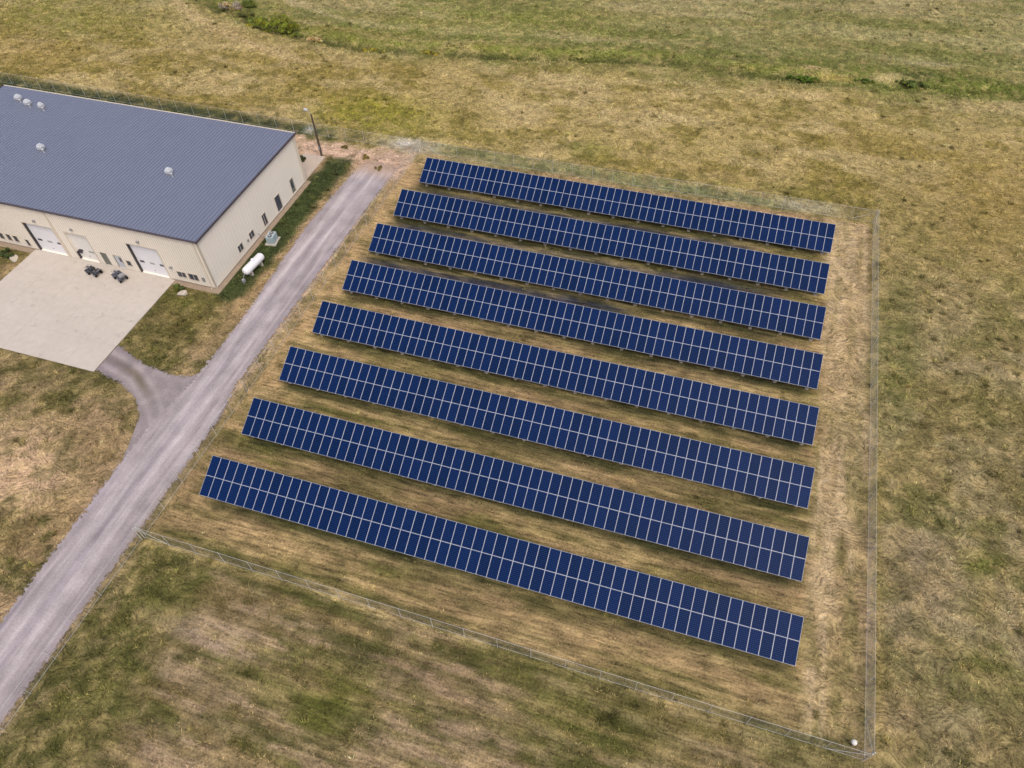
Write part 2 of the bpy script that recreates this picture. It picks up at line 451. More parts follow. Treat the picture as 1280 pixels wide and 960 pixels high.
def vary(m, col, amount=.25, scale=1.5, bump=0.0, bscale=None):
    """weathered surface: the colour varies by +-amount with two noises, optional fine bump"""
    p = pos(m)
    a = noise_n(m, p, scale, 5)
    b = noise_n(m, p, scale * 9, 3)
    s = math_n(m, 'ADD', math_n(m, 'MULTIPLY', a, .65), math_n(m, 'MULTIPLY', b, .35))
    k = math_n(m, 'ADD', math_n(m, 'MULTIPLY', math_n(m, 'SUBTRACT', s, .5), amount * 4), 1.0)
    mx = N(m, "ShaderNodeMix", data_type='RGBA', blend_type='MULTIPLY')
    mx.inputs[0].default_value = 1
    if isinstance(col, tuple): mx.inputs[6].default_value = col
    else: L(m, col, mx.inputs[6])
    cb = N(m, "ShaderNodeCombineColor")
    for i in range(3): L(m, k, cb.inputs[i])
    L(m, cb.outputs[0], mx.inputs[7])
    L(m, mx.outputs[2], bsdf(m).inputs["Base Color"])
    if bump:
        bp_ = N(m, "ShaderNodeBump"); bp_.inputs["Distance"].default_value = bump; bp_.inputs["Strength"].default_value = 1
        L(m, noise_n(m, p, bscale or scale * 6, 4), bp_.inputs["Height"])
        L(m, bp_.outputs[0], bsdf(m).inputs["Normal"])
    return m

def vmat(name, rgb, rough=.7, amount=.12, scale=.8, bump=0.0, metal=0.0, spec=.35):
    return vary(mat(name, alb(*rgb), rough, metal, spec), alb(*rgb), amount, scale, bump)

# ground cover: colour per place + fine tufty relief
def ground_material():
    m = mat("ground_cover", rough=.95, spec=.1)
    at = N(m, "ShaderNodeVertexColor", layer_name="Col")
    p = pos(m)
    # swirling wind-laid grass: a stretched noise over warped coordinates; mown rows: stretched along the rows
    wn_ = N(m, "ShaderNodeTexNoise"); wn_.inputs["Scale"].default_value = .3; wn_.inputs["Detail"].default_value = 2; L(m, p, wn_.inputs["Vector"])
    vs = N(m, "ShaderNodeVectorMath", operation='SUBTRACT'); L(m, wn_.outputs["Color"], vs.inputs[0]); vs.inputs[1].default_value = (.5, .5, .5)
    vm = N(m, "ShaderNodeVectorMath", operation='SCALE'); L(m, vs.outputs[0], vm.inputs[0]); vm.inputs["Scale"].default_value = 6.0
    va = N(m, "ShaderNodeVectorMath", operation='ADD'); L(m, p, va.inputs[0]); L(m, vm.outputs[0], va.inputs[1])
    def scaled(v, s):
        q = N(m, "ShaderNodeVectorMath", operation='MULTIPLY'); L(m, v, q.inputs[0]); q.inputs[1].default_value = s
        return q.outputs[0]
    swirl = noise_n(m, scaled(va.outputs[0], (1.3, 3.8, 1)), 1.0, 6, .68, .4)
    rows = noise_n(m, scaled(p, (.4, 3.0, 1)), 1.0, 6, .68, .35)
    mix_ = N(m, "ShaderNodeMix", data_type='FLOAT'); L(m, at.outputs[1], mix_.inputs[0]); L(m, swirl, mix_.inputs[2]); L(m, rows, mix_.inputs[3])
    f1 = mix_.outputs[0]; f2 = noise_n(m, p, 5.0, 5, .72, .6)
    k = math_n(m, 'ADD', math_n(m, 'MULTIPLY', math_n(m, 'SUBTRACT', f1, .5), 3.3), math_n(m, 'MULTIPLY', math_n(m, 'SUBTRACT', f2, .5), 2.6))
    k = math_n(m, 'MAXIMUM', math_n(m, 'ADD', k, 1.0), .3)
    cb = N(m, "ShaderNodeCombineColor")
    for i in range(3): L(m, k, cb.inputs[i])
    mx = N(m, "ShaderNodeMix", data_type='RGBA', blend_type='MULTIPLY'); mx.inputs[0].default_value = 1
    L(m, at.outputs[0], mx.inputs[6]); L(m, cb.outputs[0], mx.inputs[7])
    L(m, mx.outputs[2], bsdf(m).inputs["Base Color"])
    b = N(m, "ShaderNodeBump"); b.inputs["Distance"].default_value = .16; b.inputs["Strength"].default_value = .9
    L(m, math_n(m, 'ADD', f1, math_n(m, 'MULTIPLY', f2, .5)), b.inputs["Height"])
    L(m, b.outputs[0], bsdf(m).inputs["Normal"])
    return m

def add_col(me, rgb_lin, alpha=None):
    a = me.color_attributes.new("Col", 'FLOAT_COLOR', 'POINT')
    buf = np.ones((len(rgb_lin), 4), np.float32); buf[:, :3] = rgb_lin
    if alpha is not None: buf[:, 3] = alpha
    a.data.foreach_set("color", buf.ravel())

def np_mesh(name, co, faces, mats):
    me = bpy.data.meshes.new(name)
    n, k = faces.shape
    me.vertices.add(len(co)); me.vertices.foreach_set("co", co.astype(np.float32).ravel())
    me.loops.add(n * k); me.loops.foreach_set("vertex_index", faces.astype(np.int32).ravel())
    me.polygons.add(n)
    me.polygons.foreach_set("loop_start", np.arange(0, n * k, k, dtype=np.int32))
    for m in mats: me.materials.append(m)
    me.update(calc_edges=True)
    me.validate()
    o = bpy.data.objects.new(name, me); C.objects.link(o)
    return o

# ------------------------------------------------------------------ ground: one sheet to the horizon
def axis(a, b, step):
    core = np.arange(a, b + step / 2, step)
    g = step * 1.25 ** np.arange(1, 40); g = np.cumsum(g); g = g[g < 3600]
    return np.concatenate([a - g[::-1], core, core[-1] + g])

gx, gy = axis(-125, 112, .42), axis(-95, 112, .42)
X, Y = np.meshgrid(gx, gy)
xs, ys = X.ravel(), Y.ravel()
co = np.stack([xs, ys, height(xs, ys)], 1)
nx, ny = len(gx), len(gy)
ii = (np.arange(ny - 1)[:, None] * nx + np.arange(nx - 1)[None, :]).ravel()
quads = np.stack([ii, ii + 1, ii + nx + 1, ii + nx], 1)
M_ground = ground_material()
ground = np_mesh("ground", co, quads, [M_ground])
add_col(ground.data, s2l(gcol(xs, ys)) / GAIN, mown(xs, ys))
ground.data.polygons.foreach_set("use_smooth", np.ones(len(quads), bool))
tag(ground, "dry yellow green prairie ground with bare tan patches and mown strips", "ground", kind="structure")

# ------------------------------------------------------------------ grass tufts standing on that ground
def grass(n):
    tri = np.array([(-122, 42), (100, 102), (82, -64), (-10, -88)], float)
    x = RNG.uniform(-122, 100, n); y = RNG.uniform(-88, 102, n)
    ok = np.ones(n, bool)
    for k in range(4):
        (x0, y0), (x1, y1) = tri[k], tri[(k + 1) % 4]
        ok &= ((x1 - x0) * (y - y0) - (y1 - y0) * (x - x0)) < 0
    ok &= ~built_mask(x, y, .12)
    ok &= polydist(x, y, [(-4.3, -88), (-4.3, -46)]) > .3
    x, y = x[ok], y[ok]
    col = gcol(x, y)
    tan = col[:, 0] - col[:, 1]                     # bare soil shows as red over green: thinner there
    keep = RNG.random(len(x)) < np.clip(1.25 - tan / 34.0, .12, 1)
    worn = np.exp(-(((x + 22) / 7) ** 2 + ((y + 57 + .3 * (x + 22)) / 3.6) ** 2) ** 1.2) + band(x, -10.6, -3.7, .8) * band(y, -.5, 8.4, 1) + .9 * band(x, -26, -10, 1) * band(y, 3.4, 7.6, .8)
    for yc, xb in ((-1.75, 47), (-9.7, 50), (-17.3, 34)): worn = worn + band(x, 1, xb, 3) * np.exp(-((y - yc) / 1.4) ** 4)
    keep &= RNG.random(len(x)) > .88 * np.clip(worn, 0, 1)
    keep &= RNG.random(len(x)) < .15 + .9 * fbm(x / 2.2, y / 2.2, 41)
    x, y, col = x[keep], y[keep], col[keep]
    # taller weed clumps here and there: extra tufts gathered round a few thousand centres
    pick = RNG.choice(len(x), 3400, replace=False)
    pick = pick[(fbm(x[pick] / 14, y[pick] / 14, 45) > .44) & (RNG.random(len(pick)) > .8 * sm(y[pick], 2, 14))]
    rep_ = np.repeat(pick, 16)
    wxx = x[rep_] + RNG.normal(size=len(rep_)) * .17; wyy = y[rep_] + RNG.normal(size=len(rep_)) * .17
    okw = ~built_mask(wxx, wyy, .3)
    shade = np.repeat(RNG.uniform(.72, 1.15, len(pick)), 16)[okw]
    nt = len(x)
    x = np.concatenate([x, wxx[okw]]); y = np.concatenate([y, wyy[okw]])
    col = np.concatenate([col, mixc(col[rep_][okw] * shade[:, None], (98, 98, 48), np.full(okw.sum(), .3))])
    n = len(x)
    inside = band(x, -4, 62.3, .5) * band(y, -60, 9, .5)
    h = (.13 + .2 * RNG.random(n) ** 2) * (1 - .5 * inside) * (.6 + .8 * fbm(x / 4, y / 4, 43))
    dd = polydist(x, y, DITCH); h *= 1 + .5 * np.exp(-(dd / 2.5) ** 2)
    h[nt:] *= 1.7
    z = height(x, y) - .03
    bl = 5
    th = RNG.random((n, bl)) * 2 * np.pi
    lean = (.35 + .65 * RNG.random((n, bl))) * h[:, None]
    wd = .014 + .022 * RNG.random((n, bl))
    r0 = RNG.random((n, bl)) * .16
    bx = x[:, None] + np.cos(th) * r0; by = y[:, None] + np.sin(th) * r0
    px, py = -np.sin(th) * wd, np.cos(th) * wd
    v = np.zeros((n, bl, 3, 3))
    v[:, :, 0] = np.stack([bx + px, by + py, np.broadcast_to(z[:, None], bx.shape)], -1)
    v[:, :, 1] = np.stack([bx - px, by - py, np.broadcast_to(z[:, None], bx.shape)], -1)
    v[:, :, 2] = np.stack([bx + np.cos(th) * lean, by + np.sin(th) * lean, z[:, None] + h[:, None] * (.6 + .5 * RNG.random((n, bl)))], -1)
    # straw and green stems vary from tuft to tuft
    t = RNG.random(n)
    mw = mown(x, y)
    wx, wy = x + 6 * (fbm(x / 3.4, y / 3.4, 81, 2) - .5), y + 6 * (fbm(x / 3.4, y / 3.4, 82, 2) - .5)
    tx = afbm(wx / .75, wy / .26, 83) * (1 - mw) + afbm(x / 2.4, y / .32, 84) * mw
    c = col * (.74 + .52 * RNG.random(n) + 1.6 * (tx - .5))[:, None]
    c = mixc(c, (196, 172, 118), (t > .8) * .35)
    c = mixc(c, (92, 100, 44), (t < .18) * .4)
    lin = s2l(np.clip(c * 1.1, 5, 245)) / GAIN
    cv = np.repeat(lin, bl * 3, 0)
    m = mat("grass_blades", rough=.85, spec=.15)
    at = N(m, "ShaderNodeVertexColor", layer_name="Col"); L(m, at.outputs[0], bsdf(m).inputs["Base Color"])
    o = np_mesh("grass", v.reshape(-1, 3), np.arange(n * bl * 3).reshape(-1, 3), [m])
    add_col(o.data, cv)
    tag(o, "short dry grass tufts growing all over the fields and between the rows", "grass", kind="stuff")
grass(800000)

# ------------------------------------------------------------------ gravel road, driveway, apron
def gravel_material():
    m = mat("gravel", rough=.95, spec=.1)
    at = N(m, "ShaderNodeVertexColor", layer_name="Col")
    p = pos(m)
    vary(m, at.outputs[0], .22, 4.5, .04, 9)
    e = math_n(m, 'ADD', at.outputs[1], math_n(m, 'MULTIPLY', math_n(m, 'SUBTRACT', noise_n(m, p, 2.4, 7, .75), .5), 2.0))
    a = math_n(m, 'GREATER_THAN', e, .5)
    L(m, a, bsdf(m).inputs["Alpha"])
    return m
M_gravel = gravel_material()

def strip(name, P0, P1, colour, z, nacross=40, ends=(False, False)):
    """sheet between two edge lines P0[k]..P1[k]; the alpha channel falls to 0 at the ragged edges"""
    P0, P1 = np.asarray(P0, float), np.asarray(P1, float)
    t = np.linspace(0, 1, nacross)
    G = P0[:, None] * (1 - t)[None, :, None] + P1[:, None] * t[None, :, None]
    x, y = G[..., 0].ravel(), G[..., 1].ravel()
    w = np.hypot(*(P1 - P0).T)
    d = np.minimum(t[None, :], 1 - t[None, :]) * w[:, None]
    n = len(P0)
    a = np.clip(d / 1.3, 0, 1)
    if ends[1]:
        s = np.concatenate([[0], np.cumsum(np.hypot(*np.diff((P0 + P1) / 2, axis=0).T))])
        a = np.minimum(a, np.clip((s[-1] - s) / 7, 0, 1)[:, None])
    co = np.stack([x, y, np.full(len(x), z)], 1)
    ii = (np.arange(n - 1)[:, None] * nacross + np.arange(nacross - 1)[None, :]).ravel()
    o = np_mesh(name, co, np.stack([ii, ii + 1, ii + nacross + 1, ii + nacross], 1), [M_gravel])
    at = o.data.color_attributes.new("Col", 'FLOAT_COLOR', 'POINT')
    buf = np.ones((len(x), 4), np.float32)
    buf[:, :3] = s2l(colour(x, y)) / GAIN
    buf[:, 3] = a.ravel()
    at.data.foreach_set("color", buf.ravel())
    return o

def road_col(x, y):
    c = np.zeros((len(x), 3)) + np.array([168, 158, 159.])
    xc = np.interp(y, [-90, -45, -20, 5], [-8.4, -8.4, -8.7, -8.0])
    for off in (-1.25, .55):
        c = mixc(c, (187, 178, 179), np.exp(-((x - xc - off + .4 * (fbm(x * 0 + 3, y / 12, 51) - .5)) / .5) ** 2) * .8)
    c = mixc(c, (154, 145, 152), np.exp(-((x - xc + .35) / .4) ** 2) * .55)
    c = mixc(c, (156, 147, 154), sm(np.abs(x - xc), 1.9, 3.0) * .7 * sm(afbm(x / .8, y / 8, 52), .3, .6))
    c = c * (.86 + .28 * afbm(x / .35, y / 5, 57))[:, None]
    c = mixc(c, (186, 158, 134), sm(y + 2 * fbm(x / 1.2, y / 2, 58), 0, 4) * .75)
    c = mixc(c, (178, 158, 142), (1 - sm(y, -58, -50)) * sm(x, -6, -5) * .4)
    return np.clip(c * (.9 + .2 * fbm(x / 1.5, y / 1.5, 53))[:, None], 0, 255)

yy = np.arange(-150, 7.3, .35)
xr = np.interp(yy, [-150, -90, -60, -45, -41, 2, 7], [-5.0, -4.7, -4.55, -4.5, -5.3, -4.5, -3.9])
xl = np.interp(yy, [-150, -90, -70, -60, -53, -47, -44, -41, -31, -20, -12, 0, 7], [-12.3, -12.3, -12.2, -12.4, -12.6, -12.4, -11.9, -11.5, -11.4, -12.0, -12.3, -11.6, -10.2])
road = strip("gravel_road", np.stack([xl, yy], 1), np.stack([xr, yy], 1), road_col, .022, 44, (False, True))
tag(road, "pale grey gravel road with two lighter wheel tracks beside the solar field", "road", kind="structure")

def drive_col(x, y):
    c = np.zeros((len(x), 3)) + np.array([150, 140, 140.])
    yc = np.interp(x, [-23, -18, -14, -11], [-41.3, -42.6, -45.2, -48])
    c = mixc(c, (112, 102, 84), np.exp(-((y - yc - .1) / .6) ** 2) * (1 - sm(x, -17, -13)) * .7)
    c = mixc(c, (128, 118, 122), (1 - sm(x, -21.5, -17)) * .65)
    c = mixc(c, (178, 167, 166), np.exp(-((y - yc - .95) / .4) ** 2) * .6 + np.exp(-((y - yc + .95) / .4) ** 2) * .5)
    return np.clip(c * (.88 + .24 * fbm(x / 1.3, y / 1.3, 54))[:, None], 0, 255)

kx = np.linspace(0, 1, 60)
top_ = np.stack([np.interp(kx, [0, .35, .7, 1], [-22.75, -17.9, -13.6, -10.3]), np.interp(kx, [0, .35, .7, .9, 1], [-38.7, -40.4, -40.9, -40.4, -38.5])], 1)
bot_ = np.stack([np.interp(kx, [0, .3, .5, .7, .85, 1], [-22.75, -18.6, -15.8, -13.8, -12.9, -11.0]), np.interp(kx, [0, .3, .5, .7, .85, 1], [-44.0, -44.9, -46.2, -48.2, -50.8, -57])], 1)
drive = strip("gravel_driveway", bot_, top_, drive_col, .014, 40)
tag(drive, "grey gravel driveway curving from the road to the concrete apron", "driveway", kind="structure")

def concrete_material(name, rgb, joints=None):
    m = mat(name, rough=.85, spec=.2)
    c = alb(*rgb)
    p = pos(m)
    st = noise_n(m, p, .22, 5, .6)
    mx = N(m, "ShaderNodeMix", data_type='RGBA'); L(m, math_n(m, 'MULTIPLY', st, .55), mx.inputs[0])
    mx.inputs[6].default_value = c; mx.inputs[7].default_value = alb(rgb[0] - 34, rgb[1] - 36, rgb[2] - 40)
    sp = noise_n(m, p, .7, 4, .65)                       # oil and tyre stains
    f = math_n(m, 'MULTIPLY', math_n(m, 'MAXIMUM', math_n(m, 'SUBTRACT', sp, .6), 0.0), 3.0)
    mo = N(m, "ShaderNodeMix", data_type='RGBA'); L(m, f, mo.inputs[0]); L(m, mx.outputs[2], mo.inputs[6]); mo.inputs[7].default_value = alb(130, 120, 112)
    vary(m, mo.outputs[2], .09, 1.2, .004)
    return m
M_conc = concrete_material("concrete", (208, 199, 189))
M_joint = vmat("joint_dirt", (188, 176, 165))
mb = MB()
ax, ay = -44.8, -43.7
xs_ = [-44.8, -40.4, -35.95, -31.5, -27.1, -22.85]; ys_ = [-43.65, -39.6, -35.55, -31.5, -27.45]
for a, b in zip(xs_, xs_[1:]):
    for c_, d_ in zip(ys_, ys_[1:]):
        g = .013
        mb.box(a + (g if a > -44 else 0), b - (g if b < -23 else 0), c_ + (g if c_ > -43 else 0), d_ - (g if d_ < -28 else 0), -.2, .05 + random.uniform(-.004, .004))
mb.box(-44.7, -22.95, -43.55, -27.5, -.2, .035, 1)
apron = mb.build("concrete_apron", [M_conc, M_joint])
tag(apron, "pale concrete apron of large slabs in front of the building doors", "apron", kind="structure")
mb = MB(); mb.box(-20.6, -16.85, -2.9, 3.2, -.2, .06)
pad = mb.build("concrete_pad", concrete_material("pad_concrete", (205, 188, 172)))
tag(pad, "small pale concrete pad behind the building corner", "pad", kind="structure")

M_border = vmat("border_gravel", (158, 140, 120), .95, .2, 1.5, .03)
mb = MB()
for a, b in ((-66.6, -44.8), (-22.85, -15.95)):
    mb.box(a, b, -28.25, -27.4, -.2, .03)
mb.box(-16.7, -15.95, -27.4, -3.2, -.2, .033)
border = mb.build("gravel_border", M_border)
tag(border, "narrow brown gravel border along the foot of the building walls", "gravel border", kind="structure")

# ------------------------------------------------------------------ the metal building
X0, X1, Y0, Y1 = -66.4, -16.7, -27.4, -3.2
ZF, ZB = 7.62, 7.5
M_wall = vmat("cream_siding", (252, 244, 231), .55, .05, .25)
M_trim = vmat("tan_trim", (226, 214, 196), .5, .06, .5)
M_fascia = vmat("dark_fascia", (92, 84, 92), .5, .08, .5)
M_door = vmat("white_door_panel", (244, 243, 247), .45, .04, .5)
M_pale = vmat("cream_door_panel", (242, 238, 232), .5, .04, .5)
M_dark = vmat("dark_seal", (70, 66, 70), .7)
M_glass = mat("window_glass", alb(84, 88, 100), .12, 0, .6)
M_sglass = mat("pale_pane", alb(176, 178, 176), .25, 0, .5)
M_green = vmat("green_grey_paint", (122, 126, 118), .55)
M_white = vmat("white_metal", (204, 207, 212), .4, .06, 2.0)
M_grey = vmat("grey_metal", (150, 150, 152), .5, .08, 1.5)
M_found = vmat("foundation", (150, 138, 124), .9)
bld = empty("metal_building", (X1, Y0, 0), "long cream metal building with a blue grey standing seam roof and white overhead doors", "building")
BO = Vector((X1, Y0, 0))

def local(mb_, o=BO):
    mb_.v = [tuple(Vector(p) - o) for p in mb_.v]
    return mb_

# front wall openings: x0, x1, z0, z1, recess
DOORS = [(-44.05, -39.45, .06, 4.68, 'w'), (-37.5, -34.35, .06, 4.5, 'p'), (-27.98, -23.6, .06, 4.8, 'w')]
WINS = [(-50.1, -49.35, .75, 1.75), (-48.75, -48.1, .75, 1.75), (-47.6, -46.95, .75, 1.75), (-45.7, -45.2, .45, 1.5), (-29.6, -28.95, .85, 1.65), (-21.95, -20.75, .85, 1.7), (-20.3, -18.95, .75, 1.75)]
RWINS = [(-21.35, -20.35, .95, 1.95), (-18.55, -17.55, .95, 1.95), (-15.05, -14.2, .55, 2.3), (-11.4, -10.2, .25, 2.6), (-7.1, -6.3, .35, 2.6)]

def wall_face(mb_, a0, a1, z1f, holes, P, ribs=.36, rib=.03, rm=1):
    """wall plane with openings cut through it, reveals and vertical ribs; P(a, d, z) maps along/out/up to world"""
    xs = sorted({a0, a1} | {h[0] for h in holes} | {h[1] for h in holes})
    zs = sorted({0.0, 99.0} | {h[2] for h in holes} | {h[3] for h in holes})
    for p, q in zip(xs, xs[1:]):
        for r, s in zip(zs, zs[1:]):
            if any(h[0] <= p and q <= h[1] and h[2] <= r and s <= h[3] for h in holes): continue
            t0 = z1f(p) if s > 90 else s; t1 = z1f(q) if s > 90 else s
            mb_.face([P(p, 0, r), P(q, 0, r), P(q, 0, t1), P(p, 0, t0)])
    for h in holes:
        d = h[4]
        for (p, r), (q, s) in (((h[0], h[2]), (h[0], h[3])), ((h[0], h[3]), (h[1], h[3])), ((h[1], h[3]), (h[1], h[2])), ((h[1], h[2]), (h[0], h[2]))):
            mb_.face([P(p, 0, r), P(q, 0, s), P(q, -d, s), P(p, -d, r)])
    a = a0 + .2
    while a < a1 - .15:
        cuts = sorted((h[2], h[3]) for h in holes if h[0] - .06 < a < h[1] + .06)
        z = .12
        for (b, c) in cuts + [(z1f(a) - .25, 0)]:
            if b - z > .1:
                w = .035
                A = [P(a - w, .0, z), P(a - w * .5, rib, z), P(a + w * .5, rib, z), P(a + w, .0, z)]
                B = [P(a - w, .0, b), P(a - w * .5, rib, b), P(a + w * .5, rib, b), P(a + w, .0, b)]
                for i in range(3): mb_.face([A[i], A[i + 1], B[i + 1], B[i]], rm)
                mb_.face([B[0], B[1], B[2], B[3]])
            z = c
        a += ribs

mb = MB()
fh = [(a, b, c, d, .32) for a, b, c, d, _ in DOORS] + [(a, b, c, d, .08) for a, b, c, d in WINS] + [(-33.35, -32.45, .08, 2.15, .1), (-31.35, -30.2, .08, 2.15, .1)]
wall_face(mb, X0, X1, lambda a: ZF - .12, fh, lambda a, d, z: (a, Y0 - d, z))
rh = [(a, b, c, d, .08) for a, b, c, d in RWINS]
zr = lambda a: ZF + (ZB - ZF) * (a - Y0) / (Y1 - Y0) - .12
wall_face(mb, Y0, Y1, zr, rh, lambda a, d, z: (X1 + d, a, z), ribs=.61, rib=.014, rm=0)
mb.face([(X0, Y1, 0), (X0, Y0, 0), (X0, Y0, ZF - .12), (X0, Y1, ZB - .12)])
mb.face([(X1, Y1, 0), (X0, Y1, 0), (X0, Y1, ZB - .12), (X1, Y1, ZB - .12)])
wall = local(mb).build("wall", [M_wall, M_trim], bld)

# roof: standing seam sheet with real ribs
def roof_mat():
    m = mat("blue_grey_roof", rough=.42, metal=.0, spec=.5)
    p = pos(m)
    a = noise_n(m, p, .16, 4, .6)
    mx = N(m, "ShaderNodeMix", data_type='RGBA'); L(m, a, mx.inputs[0])
    mx.inputs[6].default_value = alb(103, 110, 131); mx.inputs[7].default_value = alb(113, 119, 138)
    vary(m, mx.outputs[2], .06, .8)
    return m
M_roof = roof_mat()
M_rib = vmat("roof_seam", (138, 144, 163), .4, .06, .5)
mb = MB()
RX0, RX1, RY0, RY1 = X0 - .3, X1 + .22, Y0 - .18, Y1 + .2
zt = lambda y: 7.8 + (7.66 - 7.8) * (y - RY0) / (RY1 - RY0)
mb.face([(RX0, RY0, zt(RY0)), (RX1, RY0, zt(RY0)), (RX1, RY1, zt(RY1)), (RX0, RY1, zt(RY1))])
mb.face([(RX0, RY1, zt(RY1) - .14), (RX1, RY1, zt(RY1) - .14), (RX1, RY0, zt(RY0) - .14), (RX0, RY0, zt(RY0) - .14)])
x = RX0 + .3
while x < RX1 - .1:
    w, h = .05, .06
    for (p, q) in ((-w, -w * .4), (w * .4, w)):
        pass
    A = [(x - w, 0), (x - w * .5, h), (x + w * .5, h), (x + w, 0)]
    for (p, hp), (q, hq) in zip(A, A[1:]):
        mb.face([(p, RY0, zt(RY0) + hp), (q, RY0, zt(RY0) + hq), (q, RY1, zt(RY1) + hq), (p, RY1, zt(RY1) + hp)], 1)
    mb.face([(p, RY0, zt(RY0) + hp) for p, hp in A], 1)
    x += .5
roof = local(mb).build("roof", [M_roof, M_rib], bld)
mb = MB()
mb.box(RX0, RX1, RY0 - .14, RY0, 7.58, 7.77)
mb.box(RX1, RX1 + .05, RY0 - .14, RY1 + .05, 7.5, 7.83)
mb.box(RX0 - .05, RX0, RY0 - .14, RY1 + .05, 7.5, 7.83)
local(mb).build("roof_edge_trim", M_fascia, bld)
mb = MB(); mb.box(RX0, RX1, RY1, RY1 + .15, 7.5, 7.72)
local(mb).build("rear_gutter", M_trim, bld)
# vents on the roof
def roof_vent(x, y, big):
    z = zt(y)
    mb = MB(); o = Vector((x, y, z))
    mb.box(-.36, .36, -.36, .36, -.05, .28)
    v = mb.build("roof_vent", M_grey, bld); v.location = o - BO
    mb = MB(); s = .38 if big else .32
    mb.box(-s, s, -s, s, .28, .62)
    mb.face([(-s, -s, .62), (s, -s, .62), (s * .55, -s * .55, .92), (-s * .55, -s * .55, .92)])
    mb.face([(s, -s, .62), (s, s, .62), (s * .55, s * .55, .92), (s * .55, -s * .55, .92)])
    mb.face([(s, s, .62), (-s, s, .62), (-s * .55, s * .55, .92), (s * .55, s * .55, .92)])
    mb.face([(-s, s, .62), (-s, -s, .62), (-s * .55, -s * .55, .92), (-s * .55, s * .55, .92)])
    k = s * .55; mb.face([(-k, -k, .92), (k, -k, .92), (k, k, .92), (-k, k, .92)])
    mb.build("vent_hood", M_white, v)
    mb = MB(); mb.tube([(.75, -.5, 0), (.75, -.5, .5)], .09, 10); mb.tube([(.75, -.5, .5), (.75, -.5, .56)], .16, 10)
    mb.build("vent_pipe", M_white, v)
for x, y, b in ((-61.0, -6.1, 1), (-58.6, -6.9, 1), (-56.0, -7.1, 0), (-48.2, -16.3, 1), (-27.7, -16.4, 1)):
    roof_vent(x, y, b)

# overhead doors
for (a, b, z0, z1, kind) in DOORS:
    mb = MB(); n = 6; hgt = (z1 - z0) / n; y = Y0 + .3
    for i in range(n):
        mb.box(a, b, y, y + .05, z0 + i * hgt + .012, z0 + (i + 1) * hgt - .004)
    mb.box(a, b, y + .02, y + .06, z0, z1, 0)
    d = local(mb).build("overhead_door", M_door if kind == 'w' else M_pale, bld)
    W = b - a
    spots = ((.1, .25), (.44, .6), (.78, .92)) if kind == 'w' else ((.12, .3), (.58, .86))
    for k, (p, q) in enumerate(spots):
        mb = MB(); zc = z0 + hgt * (2.25 if kind == 'w' else 1.9)
        mb.box(a + W * p, a + W * q, y - .025, y + .01, zc - .15, zc + .15)
        local(mb).build("window_pane", M_sglass if (k == 1) else M_glass, d)
    if kind == 'p':
        mb = MB(); mb.tube([(a + .45, y - .12, 1.25), (a + .45, y - .02, 1.25)], .3, 16)
        local(mb).build("round_vent", M_dark, d)
    mb = MB()
    if kind == 'w': mb.box(a + .002, a + .09, Y0 - .03, y - .002, z0, z1 - .01)
    else: mb.box(a + .002, a + .06, Y0 - .02, y - .002, z0, z0 + 1.2)
    local(mb).build("door_seal", M_dark, d)
    mb = MB()
    mb.box(a - .14, a, Y0 - .035, Y0 - .002, .02, z1 + .14); mb.box(b, b + .14, Y0 - .035, Y0 - .002, .02, z1 + .14); mb.box(a, b, Y0 - .035, Y0 - .002, z1, z1 + .14)
    local(mb).build("door_frame", M_trim, d)
    mb = MB(); mb.box((a + b) / 2 - .1, (a + b) / 2 + .1, y - .05, y, z0 + .55, z0 + .62)
    local(mb).build("door_handle", M_grey, d)

def window(a, b, z0, z1, P, mullion=True):
    mb = MB(); t = .07
    def bx(p, q, d0, d1, r, s): 
        A = [P(p, d0, r), P(q, d0, r), P(q, d1, r), P(p, d1, r), P(p, d0, s), P(q, d0, s), P(q, d1, s), P(p, d1, s)]
        i = len(mb.v); mb.v += A
        for f in ((3,2,1,0),(4,5,6,7),(0,1,5,4),(1,2,6,5),(2,3,7,6),(3,0,4,7)): mb.f.append(tuple(i + k for k in f)); mb.m.append(0)
    bx(a - t, a, -.06, .035, z0 - t, z1 + t); bx(b, b + t, -.06, .035, z0 - t, z1 + t)
    bx(a, b, -.06, .035, z1, z1 + t); bx(a, b, -.06, .05, z0 - t, z0)
    if mullion: bx((a + b) / 2 - .025, (a + b) / 2 + .025, -.06, -.02, z0, z1)
    w = local(mb).build("window", M_trim, bld)
    mb = MB(); bx(a, b, -.075, -.05, z0, z1)
    local(mb).build("pane", M_glass, w)
for i, (a, b, z0, z1) in enumerate(WINS): window(a, b, z0, z1, lambda p, d, z: (p, Y0 - d, z), b - a > .8)
for (a, b, z0, z1) in RWINS[:3]: window(a, b, z0, z1, lambda p, d, z: (X1 + d, p, z))

